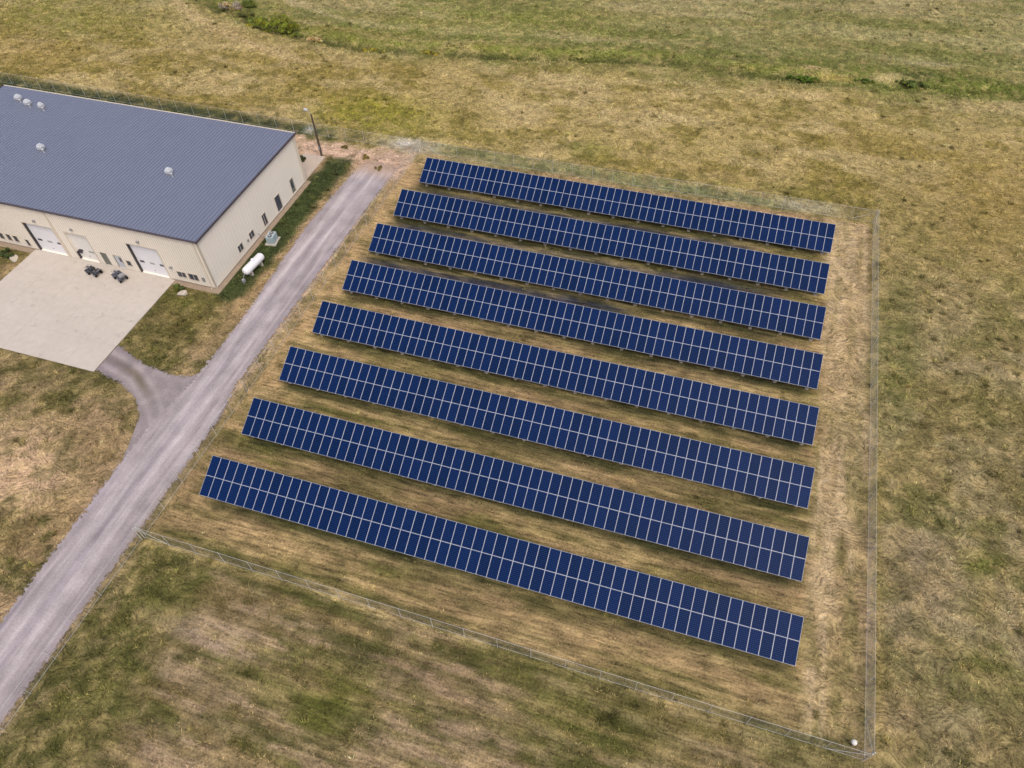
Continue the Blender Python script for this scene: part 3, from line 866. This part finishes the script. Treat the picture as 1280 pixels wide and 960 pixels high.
def man_door(a, b, z0, z1, P, m, pane=None):
    mb = MB()
    def bx(mb, p, q, d0, d1, r, s):
        A = [P(p, d0, r), P(q, d0, r), P(q, d1, r), P(p, d1, r), P(p, d0, s), P(q, d0, s), P(q, d1, s), P(p, d1, s)]
        i = len(mb.v); mb.v += A
        for f in ((3,2,1,0),(4,5,6,7),(0,1,5,4),(1,2,6,5),(2,3,7,6),(3,0,4,7)): mb.f.append(tuple(i + k for k in f)); mb.m.append(0)
    bx(mb, a, b, -.09, -.05, z0, z1)
    d = local(mb).build("door", m, bld)
    mb = MB(); t = .09
    bx(mb, a - t, a, -.09, .03, z0, z1 + t); bx(mb, b, b + t, -.09, .03, z0, z1 + t); bx(mb, a, b, -.09, .03, z1, z1 + t)
    local(mb).build("frame", M_trim, d)
    mb = MB(); bx(mb, b - .16, b - .08, -.05, .0, 1.0, 1.1); local(mb).build("handle", M_dark, d)
    if pane:
        mb = MB(); bx(mb, *[a + (b - a) * f for f in pane[:2]], -.052, -.035, *pane[2:]); local(mb).build("pane", M_glass, d)
Pf = lambda p, d, z: (p, Y0 - d, z)
Pr = lambda p, d, z: (X1 + d, p, z)
man_door(-33.35, -32.45, .08, 2.15, Pf, M_green)
man_door(-31.35, -30.2, .08, 2.15, Pf, M_white, (.55, .9, 1.15, 1.85))
man_door(-11.4, -10.2, .25, 2.6, Pr, M_glass, (.15, .85, .6, 2.2))
man_door(-7.1, -6.3, .35, 2.6, Pr, M_green, (.2, .8, 1.2, 2.1))
# corner trims, downspouts, wall lamps, foundation kerb
mb = MB()
mb.box(X1 - .16, X1 + .03, Y0 - .03, Y0 - .001, 0.03, ZF - .13); mb.box(X1 + .001, X1 + .03, Y0 - .03, Y0 + .16, 0.035, ZF - .14)
mb.box(X1 + .001, X1 + .03, Y1 - .16, Y1 + .03, .03, ZB - .14)
local(mb).build("corner_trim", M_trim, bld)
for (x, y) in ((X1 - .55, Y0 - .1), (-38.9, Y0 - .1), (-51.5, Y0 - .1), (X1 + .1, Y1 - .5)):
    mb = MB(); mb.tube([(x, y, 7.45), (x, y, .25), (x, y - .25 if y < -20 else y, .12)], .06, 8)
    local(mb).build("downspout", M_trim, bld)
for (x, z) in ((-41.6, 5.35), (-35.9, 5.2), (-25.8, 5.5), (-22.5, 2.15)):
    mb = MB(); mb.box(x - .16, x + .16, Y0 - .22, Y0 - .02, z, z + .2)
    local(mb).build("wall_lamp", M_grey, bld)
mb = MB(); mb.box(X1 - .1, X1 + .07, Y0 + .2, Y1 - .02, -.1, .16); local(mb).build("foundation", M_found, bld)
for a, b in ((X0, -44.3), (-23.3, X1 - .2)):
    mb = MB(); mb.box(a, b, Y0 - .06, Y0 + .1, -.1, .15); local(mb).build("foundation", M_found, bld)
mb = MB(); mb.box(-18.3, -17.95, Y0 - .16, Y0 - .02, 1.0, 1.6); local(mb).build("meter_box", M_grey, bld)
mb = MB(); mb.box(X1 + .02, X1 + .16, -19.3, -19.05, 1.2, 1.5); local(mb).build("meter_box", M_grey, bld)

# ------------------------------------------------------------------ solar rows
def cell_material():
    m = mat("solar_cells", rough=.35, spec=.03)
    uv = N(m, "ShaderNodeUVMap").outputs[0]
    sx = N(m, "ShaderNodeSeparateXYZ"); L(m, uv, sx.inputs[0])
    def line(v, n, w):
        f = math_n(m, 'FRACT', math_n(m, 'MULTIPLY', v, n))
        return math_n(m, 'LESS_THAN', math_n(m, 'ABSOLUTE', math_n(m, 'SUBTRACT', f, .5)), w)   # at the middle of each period
    g = math_n(m, 'MAXIMUM', line(sx.outputs[0], 6, .045), line(sx.outputs[1], 12, .10))
    oi = N(m, "ShaderNodeObjectInfo")
    p = pos(m)
    n = noise_n(m, p, 6.0, 3, .7)
    r = math_n(m, 'ADD', math_n(m, 'MULTIPLY', oi.outputs["Random"], .75), math_n(m, 'MULTIPLY', n, .7))
    a = N(m, "ShaderNodeMix", data_type='RGBA'); L(m, r, a.inputs[0])
    a.inputs[6].default_value = (.0005, .0031, .0165, 1); a.inputs[7].default_value = (.0018, .0080, .042, 1)
    b = N(m, "ShaderNodeMix", data_type='RGBA'); L(m, math_n(m, 'MULTIPLY', g, .8), b.inputs[0])
    L(m, a.outputs[2], b.inputs[6]); b.inputs[7].default_value = (.016, .050, .165, 1)
    L(m, b.outputs[2], bsdf(m).inputs["Base Color"])
    return m
M_cell = cell_material()
M_alu = mat("aluminium_frame", (.41, .44, .51, 1), .45, .0, .3)
M_back = mat("backsheet", (.30, .30, .31, 1), .7)
M_steel = vmat("galvanised_steel", (140, 142, 144), .5, .1, 3.0, 0, .3)
M_foot = vmat("footing_concrete", (188, 180, 168), .9, .15, 3)

H = 4.0412; TILT = R(26.64); Z0 = 0.8; NC = 57
PW, PH, FT = .988, 2.008, .021
def panel_geo(mb, ox, oy):
    """one framed panel lying in the table plane, lower left corner ox, oy"""
    x0, x1, y0, y1, t = ox + .006, ox + .006 + PW, oy + .006, oy + .006 + PH, .035
    a, b, c, d = x0 + FT, x1 - FT, y0 + FT, y1 - FT
    O = [(x0, y0), (x1, y0), (x1, y1), (x0, y1)]; I = [(a, c), (b, c), (b, d), (a, d)]
    for k in range(4):
        j = (k + 1) % 4
        mb.face([(*O[k], 0), (*O[j], 0), (*I[j], 0), (*I[k], 0)], 1)
        mb.face([(*O[k], -t), (*O[j], -t), (*O[j], 0), (*O[k], 0)], 1)
        mb.face([(*I[k], 0), (*I[j], 0), (*I[j], -.006), (*I[k], -.006)], 1)
    mb.face([(*p, -.006) for p in I], 0, [(0, 0), (1, 0), (1, 1), (0, 1)])
    mb.face([(*p, -t) for p in reversed(O)], 2)
ROWS_Y = [0.0, -8.156, -16.077, -23.764, -31.505, -39.211, -46.966, -54.713]
ROWS_X = [0.0, -.523, -.699, -.766, -.928, -1.056, -1.209, -1.327]
ROW_LABELS = [
    "farthest row of blue solar panels, running beside the far fence",
    "second row of blue solar panels from the far fence, dark strip on both sides",
    "third row of blue solar panels from the far fence",
    "fourth row of blue solar panels from the far fence, just beyond the middle",
    "fourth row of blue solar panels from the near fence, just nearer than the middle",
    "third row of blue solar panels from the near fence",
    "second row of blue solar panels from the near fence",
    "nearest row of blue solar panels, running beside the near fence"]
GROUP = "rows of solar panels inside the fence"
def table_point(x, s, n=0.0):          # along, up the slope, normal offset
    return (x, s * math.cos(TILT) - n * math.sin(TILT), Z0 + s * math.sin(TILT) + n * math.cos(TILT))

first = empty("solar_panel_row", (ROWS_X[0], ROWS_Y[0], 0), ROW_LABELS[0], "solar panels", GROUP)
mb = MB(); panel_geo(mb, 0, 0)
proto = mb.build("solar_panel", [M_cell, M_alu, M_back], first)
proto.rotation_euler = (TILT, 0, 0)
spots = [(c, r) for c in range(NC) for r in range(2)]
loose = spots[14:]                     # the 100 towards the eastern, nearer end are parts of their own
proto.location = table_point(loose[0][0], loose[0][1] * H / 2)
for c, r in loose[1:]:
    copy_part(proto, first, table_point(c, r * H / 2))
mb = MB()
for c, r in spots[:14]: panel_geo(mb, c, r * H / 2)
rest = mb.build("solar_panels", [M_cell, M_alu, M_back], first)
rest.rotation_euler = (TILT, 0, 0); rest.location = (0, 0, Z0); rest["kind"] = "stuff"
def beam(mb, p, q, w, h):
    p, q = Vector(p), Vector(q); d = (q - p); l = d.length; d.normalize()
    up = Vector((0, 0, 1)) if abs(d.z) < .9 else Vector((0, 1, 0))
    s = d.cross(up).normalized(); u = s.cross(d)
    b = len(mb.v)
    for e in (p, q):
        for i, j in ((-1, -1), (1, -1), (1, 1), (-1, 1)): mb.v.append(tuple(e + s * (i * w / 2) + u * (j * h / 2)))
    for f in ((3,2,1,0),(4,5,6,7),(0,1,5,4),(1,2,6,5),(2,3,7,6),(3,0,4,7)): mb.f.append(tuple(b + k for k in f)); mb.m.append(0)
for s in (.45, 1.55, 2.5, 3.6):
    mb = MB(); beam(mb, table_point(.05, s, -.08), table_point(56.95, s, -.08), .06, .08)
    mb.build("rail", M_steel, first)
mb = MB(); beam(mb, table_point(0, .15, -.17), table_point(0, H - .15, -.17), .07, .1)
raf = mb.build("rafter", M_steel, first)
s1, s2 = .55, 3.2
def post_mesh(name, s):
    p = table_point(0, s, -.22); mb = MB()
    mb.box(-.05, .05, p[1] - .05, p[1] + .05, -.15, p[2])
    o = mb.build(name, M_steel, first)
    mb = MB(); mb.tube([(0, p[1], -.2), (0, p[1], .14)], [.26, .22], 12)
    return o, mb.build("footing", M_foot, o)
fp, ff_ = post_mesh("front_post", s1); rp, rf_ = post_mesh("rear_post", s2)
mb = MB(); a = table_point(0, s1, -.22); b = table_point(0, s2, -.22)
beam(mb, (0, b[1], .5), table_point(0, (s1 + s2) / 2, -.22), .05, .05)
br = mb.build("brace", M_steel, first)
NP = 17
px = [.9 + (57 - 1.8) * k / (NP - 1) for k in range(NP)]
for o in (raf, fp, rp, br): o.location = (px[0], 0, 0)
for x in px[1:]:
    for o in (raf, fp, rp, br):
        c = copy_part(o, first, (x, 0, 0))
        for ch in list(o.children): copy_part(ch, c)
for i in range(1, 8):
    r = first.copy(); C.objects.link(r); r.location = (ROWS_X[i], ROWS_Y[i], 0); r["label"] = ROW_LABELS[i]
    for ch in list(first.children):
        c = copy_part(ch, r)
        for g in list(ch.children): copy_part(g, c)

# ------------------------------------------------------------------ chain link fences
def link_material(w, g):
    m = mat("chain_link_wire", (g, g, g * 1.02, 1), .5, .2)
    sx = N(m, "ShaderNodeSeparateXYZ"); L(m, pos(m), sx.inputs[0])
    s = math_n(m, 'ADD', sx.outputs[0], sx.outputs[1])
    def wire(v):
        f = math_n(m, 'FRACT', math_n(m, 'DIVIDE', v, .075))
        return math_n(m, 'LESS_THAN', f, w)
    a = math_n(m, 'MAXIMUM', wire(math_n(m, 'ADD', s, sx.outputs[2])), wire(math_n(m, 'SUBTRACT', s, sx.outputs[2])))
    L(m, a, bsdf(m).inputs["Alpha"])
    return m
M_link = link_material(.045, .46)
M_link_bright = link_material(.16, .76)
M_post = mat("galvanised_post", (.52, .52, .50, 1), .5, .15)
FH = 2.0
mb = MB(); mb.tube([(0, 0, -.15), (0, 0, FH + .04)], .024, 8); mb.tube([(0, 0, FH + .04), (0, 0, FH + .07)], [.03, .015], 8)
POST = mb.build("post", M_post)
mb = MB(); mb.tube([(0, 0, -.15), (0, 0, FH + .12)], .045, 10); mb.tube([(0, 0, FH + .12), (0, 0, FH + .17)], [.07, .03], 10)
END = mb.build("end_post", M_post)
used = set()
def fence(p0, p1, label, step=3.05, brace0=True, brace1=True, link=None):
    p0, p1 = Vector((*p0, 0)), Vector((*p1, 0)); d = p1 - p0; n = max(1, round(d.length / step)); e = d.normalized()
    t = empty("chain_link_fence", p0, label, "fence", "chain link fences round the site")
    for k in range(n + 1):
        src = END if k in (0, n) else POST
        loc = d * (k / n) + (e * .06 if k == 0 else (-e * .06 if k == n else Vector()))
        if src.name not in used:
            o = src; used.add(src.name); o.parent = t; o.location = loc
        else: o = copy_part(src, t, loc)
        if 0 < k < n: o.rotation_euler = (random.uniform(-.012, .012), random.uniform(-.012, .012), 0)
    off = Vector((-e.y, e.x, 0)) * .05
    mb = MB(); mb.tube([e * .1 + Vector((0, 0, FH)), d - e * .1 + Vector((0, 0, FH))], .013, 6); mb.build("top_rail", M_post, t)
    mb = MB(); mb.tube([e * .1 + Vector((0, 0, .08)) + off, d - e * .1 + Vector((0, 0, .08)) + off], .012, 5); mb.build("bottom_wire", M_post, t)
    mb = MB(); mb.face([e * .1 + off + Vector((0, 0, .05)), d - e * .1 + off + Vector((0, 0, .05)), d - e * .1 + off + Vector((0, 0, FH - .03)), e * .1 + off + Vector((0, 0, FH - .03))])
    mb.build("chain_link", link or M_link, t)
    for on, a, s in ((brace0, Vector(), 1), (brace1, d, -1)):
        if on:
            mb = MB(); mb.tube([a + e * s * .1 + Vector((0, 0, 1.7)), a + e * s * (d.length / n - .1) + Vector((0, 0, .15))], .018, 6); mb.build("corner_brace", M_post, t)
fence((-4.3, -60.05), (61.3, -60.2), "chain link fence along the near edge of the solar field, below the nearest panel row")
fence((61.4, -60.1), (62.55, 8.9), "chain link fence along the right edge of the solar field, past the panel row ends", link=M_link_bright)
fence((-3.2, 8.3), (62.45, 9.0), "chain link fence along the far edge of the solar field, behind the farthest panel row")
fence((-4.3, -59.85), (-3.4, 8.2), "chain link fence between the gravel road and the left ends of the panel rows", brace0=False)
fence((-5.0, -96), (-4.35, -60.2), "chain link fence along the road edge at bottom left, nearer than the solar field", brace1=False)
fence((-96, 8.7), (-3.4, 8.25), "chain link fence behind the long metal building, rank grass at its foot")

# ------------------------------------------------------------------ propane tank
M_tank = vmat("white_tank_paint", (236, 236, 240), .35, .05, 1.0)
TC = Vector((-13.85, -22.75, 0))
tank = empty("gas_tank", TC, "white horizontal cylindrical gas tank on legs in the grass beside the building", "gas tank", rz=R(-6.5))
mb = MB(); r, hl = .54, 1.5
prof = [(-hl - r * .75, .04)] + [(-hl - r * .75 * math.cos(a), r * math.sin(a)) for a in (.3, .6, .9, 1.2)] + [(-hl, r), (hl, r)] + [(hl + r * .75 * math.cos(a), r * math.sin(a)) for a in (1.2, .9, .6, .3)] + [(hl + r * .75, .04)]
mb.tube([(0, y, .98) for y, _ in prof], [q for _, q in prof], 24)
mb.build("tank_body", M_tank, tank, True)
mb = MB(); mb.tube([(-.02, .1, 1.5), (-.02, .1, 1.66), (-.02, .1, 1.74)], [.22, .22, .12], 14); mb.build("dome_cover", M_tank, tank)
for y in (-1.0, 1.0):
    mb = MB(); mb.box(-.42, .42, y - .12, y + .12, -.15, .55); mb.build("leg", M_foot, tank)
mb = MB(); mb.tube([(0, -1.85, .9), (.1, -2.35, .7), (.1, -2.45, .05)], .04, 8); mb.box(-.05, .3, -2.75, -2.4, .0, .45); mb.build("valve_pipe", M_grey, tank)

# ------------------------------------------------------------------ condenser unit
M_unit = vmat("pale_blue_grey_paint", (172, 188, 192), .5, .08, 2)
u = empty("condenser_unit", (-14.55, -17.0, 0), "pale blue grey boxy cooling unit on a slab in the grass near the building wall", "cooling unit", rz=R(8))
mb = MB(); mb.box(-.75, .75, -.95, .95, -.1, .1); mb.build("slab", M_foot, u)
mb = MB(); mb.box(-.5, .5, -.7, .7, .1, 1.15)
for k in range(9):
    z = .22 + k * .1
    mb.box(.5, .52, -.62, .62, z, z + .05); mb.box(-.42, .42, -.72, -.7, z, z + .05)
mb.build("cabinet", M_unit, u)
for y in (-.34, .34):
    mb = MB(); mb.tube([(0, y, 1.15), (0, y, 1.22)], .29, 18); f = mb.build("fan", M_dark, u)
    mb = MB()
    for k in range(4): 
        a = k * math.pi / 4; mb.box(-.28, .28, y - .012, y + .012, 1.222, 1.24, 0, Matrix.Translation((0, y, 0)) @ Matrix.Rotation(a, 4, 'Z') @ Matrix.Translation((0, -y, 0)))
    mb.build("fan_guard", M_white, f)
mb = MB(); mb.tube([(-.5, .2, .4), (-1.2, .3, .4), (-2.1, .3, .8)], .04, 6); mb.build("pipe", M_grey, u)

# ------------------------------------------------------------------ quad bikes on the apron
M_tyre = vmat("tyre_rubber", (38, 36, 36), .9)
M_plastic = vmat("dark_plastic", (62, 64, 72), .45)
M_seat = vmat("seat_vinyl", (44, 40, 40), .6)
def quad(loc, rz, label, mbody, acc):
    q = empty("quad_bike", loc, label, "quad bike", "quad bikes on the concrete apron", rz)
    mb = MB()
    mb.box(-.75, .75, -.2, .2, .38, .62)
    for s in (-1, 1):
        for x in (-.62, .62):
            mb.face([(x - .38, s * .18, .66), (x + .38, s * .18, .66), (x + .42, s * .56, .60), (x - .42, s * .56, .60)])
            mb.face([(x - .42, s * .56, .60), (x + .42, s * .56, .60), (x + .40, s * .58, .50), (x - .40, s * .58, .50)])
    mb.tube([(.2, 0, .6), (.55, 0, .82), (.85, 0, .74), (1.0, 0, .6)], [.16, .22, .2, .1], 10)
    mb.build("body", mbody, q)
    mb = MB(); mb.tube([(-.65, 0, .76), (-.3, 0, .80), (.1, 0, .78), (.22, 0, .74)], [.13, .17, .15, .08], 10); mb.build("seat", M_seat, q)
    mb = MB(); mb.tube([(.5, 0, .8), (.35, 0, 1.08)], .04, 8); mb.tube([(.25, -.42, 1.1), (.36, -.2, 1.08), (.36, .2, 1.08), (.25, .42, 1.1)], .03, 8); mb.build("handlebar", M_grey, q)
    for x0, x1, n in ((.55, 1.05, "front_rack"), (-1.0, -.5, "rear_rack")):
        mb = MB()
        for k in range(5):
            y = -.36 + k * .18; mb.tube([(x0, y, .93 if x0 > 0 else .86), (x1, y, .93 if x0 > 0 else .86)], .018, 6)
        for x in (x0, x1): mb.tube([(x, -.38, .93 if x0 > 0 else .86), (x, .38, .93 if x0 > 0 else .86)], .02, 6); mb.tube([(x, 0, .6), (x, 0, .93 if x0 > 0 else .86)], .02, 6)
        mb.build(n, M_grey, q)
    for x in (-.62, .62):
        for s in (-1, 1):
            mb = MB(); mb.tube([(x, s * .36, .29), (x, s * .38, .29), (x, s * .54, .29), (x, s * .58, .29)], [.22, .29, .29, .22], 18); w = mb.build("wheel", M_tyre, q)
            mb = MB(); mb.tube([(x, s * .575, .29), (x, s * .59, .29)], .13, 12); mb.build("rim", M_grey, w)
    for s in (-1, 1):
        mb = MB(); mb.tube([(.98, s * .2, .62), (1.03, s * .2, .62)], .07, 10); mb.build("headlight", M_white, q)
    if acc:
        mb = MB(); mb.box(-1.02, -.5, -.36, .36, .885, 1.12); mb.build("cargo_box", M_grey, q)
quad((-33.7, -29.35, .055), R(172), "dark quad bike on the apron in front of the pale narrow door", M_plastic, False)
quad((-29.75, -29.25, .055), R(160), "dark quad bike with a grey cargo box, nearer the corner overhead door", vmat("slate_plastic", (84, 88, 100), .5), True)

# ------------------------------------------------------------------ yard light pole
M_wood = vmat("dark_pole_wood", (94, 80, 70), .85, .2, 2.0)
pole = empty("light_pole", (-17.5, 3.27, 0), "tall dark wooden pole with a grey lamp arm behind the building corner", "light pole")
mb = MB(); mb.tube([(0, 0, -.3), (0, 0, 3.5), (-.02, 0, 6.9)], [.17, .15, .12], 12); mb.build("pole", M_wood, pole)
mb = MB(); mb.tube([(0, 0, 6.3), (-.2, .1, 6.9), (-.45, .15, 7.2), (-.7, .2, 7.3)], .05, 8); mb.build("lamp_arm", M_grey, pole)
mb = MB(); mb.tube([(-.6, .2, 7.28), (-.8, .22, 7.33), (-1.15, .25, 7.34), (-1.3, .25, 7.32)], [.08, .2, .18, .06], 10); mb.build("lamp_head", M_white, pole)
mb = MB(); mb.box(-.1, .1, -.26, -.14, 1.2, 1.7); mb.build("switch_box", M_grey, pole)

# ------------------------------------------------------------------ capped post in the corner of the field
cp = empty("capped_post", (60.35, -59.3, 0), "short dark post with a white domed cap inside the near right fence corner", "post")
mb = MB(); mb.tube([(0, 0, -.2), (0, 0, .75)], .07, 10); mb.build("post", M_wood, cp)
mb = MB(); mb.tube([(0, 0, .7), (0, 0, .78), (0, 0, .9), (0, 0, .98), (0, 0, 1.0)], [.21, .23, .19, .1, .02], 18); mb.build("cap", vmat("white_cap", (240, 236, 226), .5), cp)

# ------------------------------------------------------------------ stones
def boulder(name, loc, size, label, cat, col, seed):
    import bmesh
    bm = bmesh.new(); bmesh.ops.create_icosphere(bm, subdivisions=3, radius=1)
    rr = np.random.default_rng(seed)
    cuts = [Vector(rr.normal(size=3)).normalized() for _ in range(9)]; dd = rr.uniform(.55, .85, 9)
    for v in bm.verts:
        for c, d in zip(cuts, dd):
            k = v.co.dot(c)
            if k > d: v.co -= c * (k - d) * .9
        v.co = Vector((v.co.x * size[0], v.co.y * size[1], v.co.z * size[2]))
    me = bpy.data.meshes.new(name); bm.to_mesh(me); bm.free(); me.materials.append(col)
    o = bpy.data.objects.new(name, me); C.objects.link(o); o.location = loc; o.rotation_euler = (0, 0, rr.uniform(0, 3))
    return tag(o, label, cat)
M_stone = vmat("pale_stone", (196, 186, 170), .9, .15, 2, .03)
boulder("boulder", (-20.3, -29.5, .15), (.75, .5, .35), "pale boulder in the grass near the front corner of the building", "boulder", M_stone, 3)
boulder("boulder", (-46.3, -29.9, .05), (.95, .6, .22), "low pale stone at the left edge of the concrete apron", "boulder", M_stone, 5)

# ------------------------------------------------------------------ shrubs
def leaf_material(name, a, b):
    m = mat(name, rough=.7, spec=.2)
    at = N(m, "ShaderNodeVertexColor", layer_name="Col"); L(m, at.outputs[0], bsdf(m).inputs["Base Color"])
    return m
M_leaf = leaf_material("leaves", None, None)
M_twig = vmat("twig_bark", (96, 84, 72), .9)
def shrub(x, y, sx, sy, h, col, label, seed, group="shrubs along the ditch", dens=1.0):
    rr = np.random.default_rng(seed)
    z = float(height(np.array([x]), np.array([y]))[0])
    t = empty("shrub", (x, y, z), label, "shrub", group)
    # stems
    mb = MB(); tips = []
    nb = max(6, int(6 * sx))
    for k in range(nb):
        a = rr.uniform(0, 6.28); r = rr.uniform(.15, .85) ** .7
        tx, ty, tz = math.cos(a) * r * sx, math.sin(a) * r * sy, h * rr.uniform(.55, 1.0) * (1 - .5 * r * r)
        bx, by = tx * .45, ty * .45
        mb.tube([(bx, by, -.2), (bx * 1.2 + (tx - bx) * .4, by + (ty - by) * .4, tz * .55), (tx, ty, tz)], [.06, .04, .012], 5, 0, False)
        tips.append((tx, ty, tz))
    mb.build("stems", M_twig, t)
    # leaf clumps round the stems: small faces spread through the crown
    cl = []
    for (tx, ty, tz) in tips:
        for _ in range(3): cl.append((tx + rr.normal() * sx * .12, ty + rr.normal() * sy * .12, max(.15, tz * rr.uniform(.45, 1.02)), rr.uniform(.28, .6) * min(1, h / 1.6)))
    n_per = int(90 * dens)
    cl = np.array(cl); n = len(cl) * n_per
    cc = np.repeat(cl, n_per, 0)
    d = rr.normal(size=(n, 3)); d /= np.linalg.norm(d, axis=1)[:, None]
    P = cc[:, :3] + d * (cc[:, 3] * rr.uniform(.3, 1, n) ** .5)[:, None] * np.array([1.15, 1.15, .8])
    P[:, 2] = np.maximum(P[:, 2], .04)
    s = rr.uniform(.05, .12, n)[:, None]
    u = rr.normal(size=(n, 3)); u /= np.linalg.norm(u, axis=1)[:, None]
    w = np.cross(u, d + rr.normal(size=(n, 3)) * .6); w /= np.linalg.norm(w, axis=1)[:, None]
    V = np.stack([P - u * s, P + w * s * .6, P + u * s, P - w * s * .6], 1)
    o = np_mesh("foliage", V.reshape(-1, 3), np.arange(n * 4).reshape(-1, 4), [M_leaf])
    tint = np.repeat(rr.uniform(.72, 1.25, len(cl)), n_per)
    c = 1.3 * np.array(col, float)[None, :] * tint[:, None] * rr.uniform(.8, 1.2, n)[:, None]
    yel = np.repeat(rr.random(len(cl)) < .25, n_per)
    c = np.where(yel[:, None], c * np.array([1.18, 1.05, .8]), c)
    add_col(o.data, np.repeat(s2l(np.clip(c, 5, 240)) / GAIN, 4, 0))
    o.parent = t
    return t
shrub(-45.8, 40.0, 5.4, 3.0, 3.8, (106, 115, 42), "largest shrub by the ditch, bright green and rounded with a dark underside", 1)
shrub(-50.6, 41.6, 2.6, 1.6, 1.7, (96, 108, 50), "mid green shrub just left of the largest shrub by the ditch", 2)
shrub(-54.6, 43.6, 2.2, 1.4, 1.5, (92, 96, 56), "olive shrub between the grey leafless looking shrub and the mid green one", 3)
shrub(-59.2, 45.8, 2.6, 1.5, 1.4, (138, 128, 116), "greyish dry shrub at the upper left end of the ditch thicket", 4, dens=.6)
shrub(-56.0, 47.2, 1.8, 1.2, 1.5, (80, 92, 44), "small dark green shrub at the back of the ditch thicket", 6)
shrub(-41.0, 39.0, 1.4, 1.0, .9, (92, 104, 48), "low green shrub at the right foot of the largest shrub", 7)
shrub(-36.5, 38.2, 2.2, .9, .7, (168, 140, 100), "low tan dry shrub at the right end of the ditch thicket", 8, dens=.7)
for i, (x, y, a, b, h, c, l) in enumerate((
    (-24.5, 37.6, 2.4, .8, .6, (128, 122, 52), "low yellow green bush on the ditch, leftmost of the row straight above the panels"),
    (-14.0, 39.0, 2.6, .8, .6, (120, 116, 52), "low olive bush on the ditch above the left panel row ends"),
    (2.0, 41.8, 3.0, .7, .4, (100, 106, 52), "low dark green bush on the ditch above the second quarter of the panel rows"),
    (12.5, 44.0, 3.0, .7, .4, (102, 108, 54), "low dark green bush on the ditch above the middle of the panel rows"),
    (51.5, 47.2, 2.8, .9, .75, (82, 104, 40), "low bright green bush where the ditch bends near a tan bank"),
    (61.5, 48.8, 2.0, .8, .55, (70, 88, 40), "low green bush right of the tan bank on the ditch"),
    (69.3, 50.2, 3.0, .9, .7, (74, 88, 46), "dark green bush on the ditch, rightmost of the row of low bushes"))):
    shrub(x, y, a, b, h, c, l, 20 + i)
shrub(-21.3, -28.9, .7, .45, .8, (72, 82, 44), "small dark weed bush beside the pale boulder by the building corner", 40, "weeds near the building")
shrub(-47.6, -29.4, 1.0, .7, .9, (66, 78, 44), "dark green weed bush by the low pale stone left of the apron", 41, "weeds near the building")
shrub(-19.6, 1.4, .55, .45, .8, (58, 66, 44), "small dark weed bush on the concrete pad behind the building", 42, "weeds near the building")
shrub(-18.9, -1.2, .4, .35, .55, (70, 70, 52), "tiny brownish weed bush on the concrete pad behind the building", 43, "weeds near the building")
for i, (x, y, s) in enumerate(((-10.9, 4.6, .7), (-7.6, 2.4, .5), (-15.2, 6.4, .6))):
    shrub(x, y, s, s * .8, .5, (104, 98, 62), ("olive weed clump in the bare dirt at the end of the gravel road", "smallest weed clump at the far end of the gravel road, nearest the fence corner", "weed clump in the bare dirt between the light pole and the road end")[i], 50 + i, "weeds near the building")
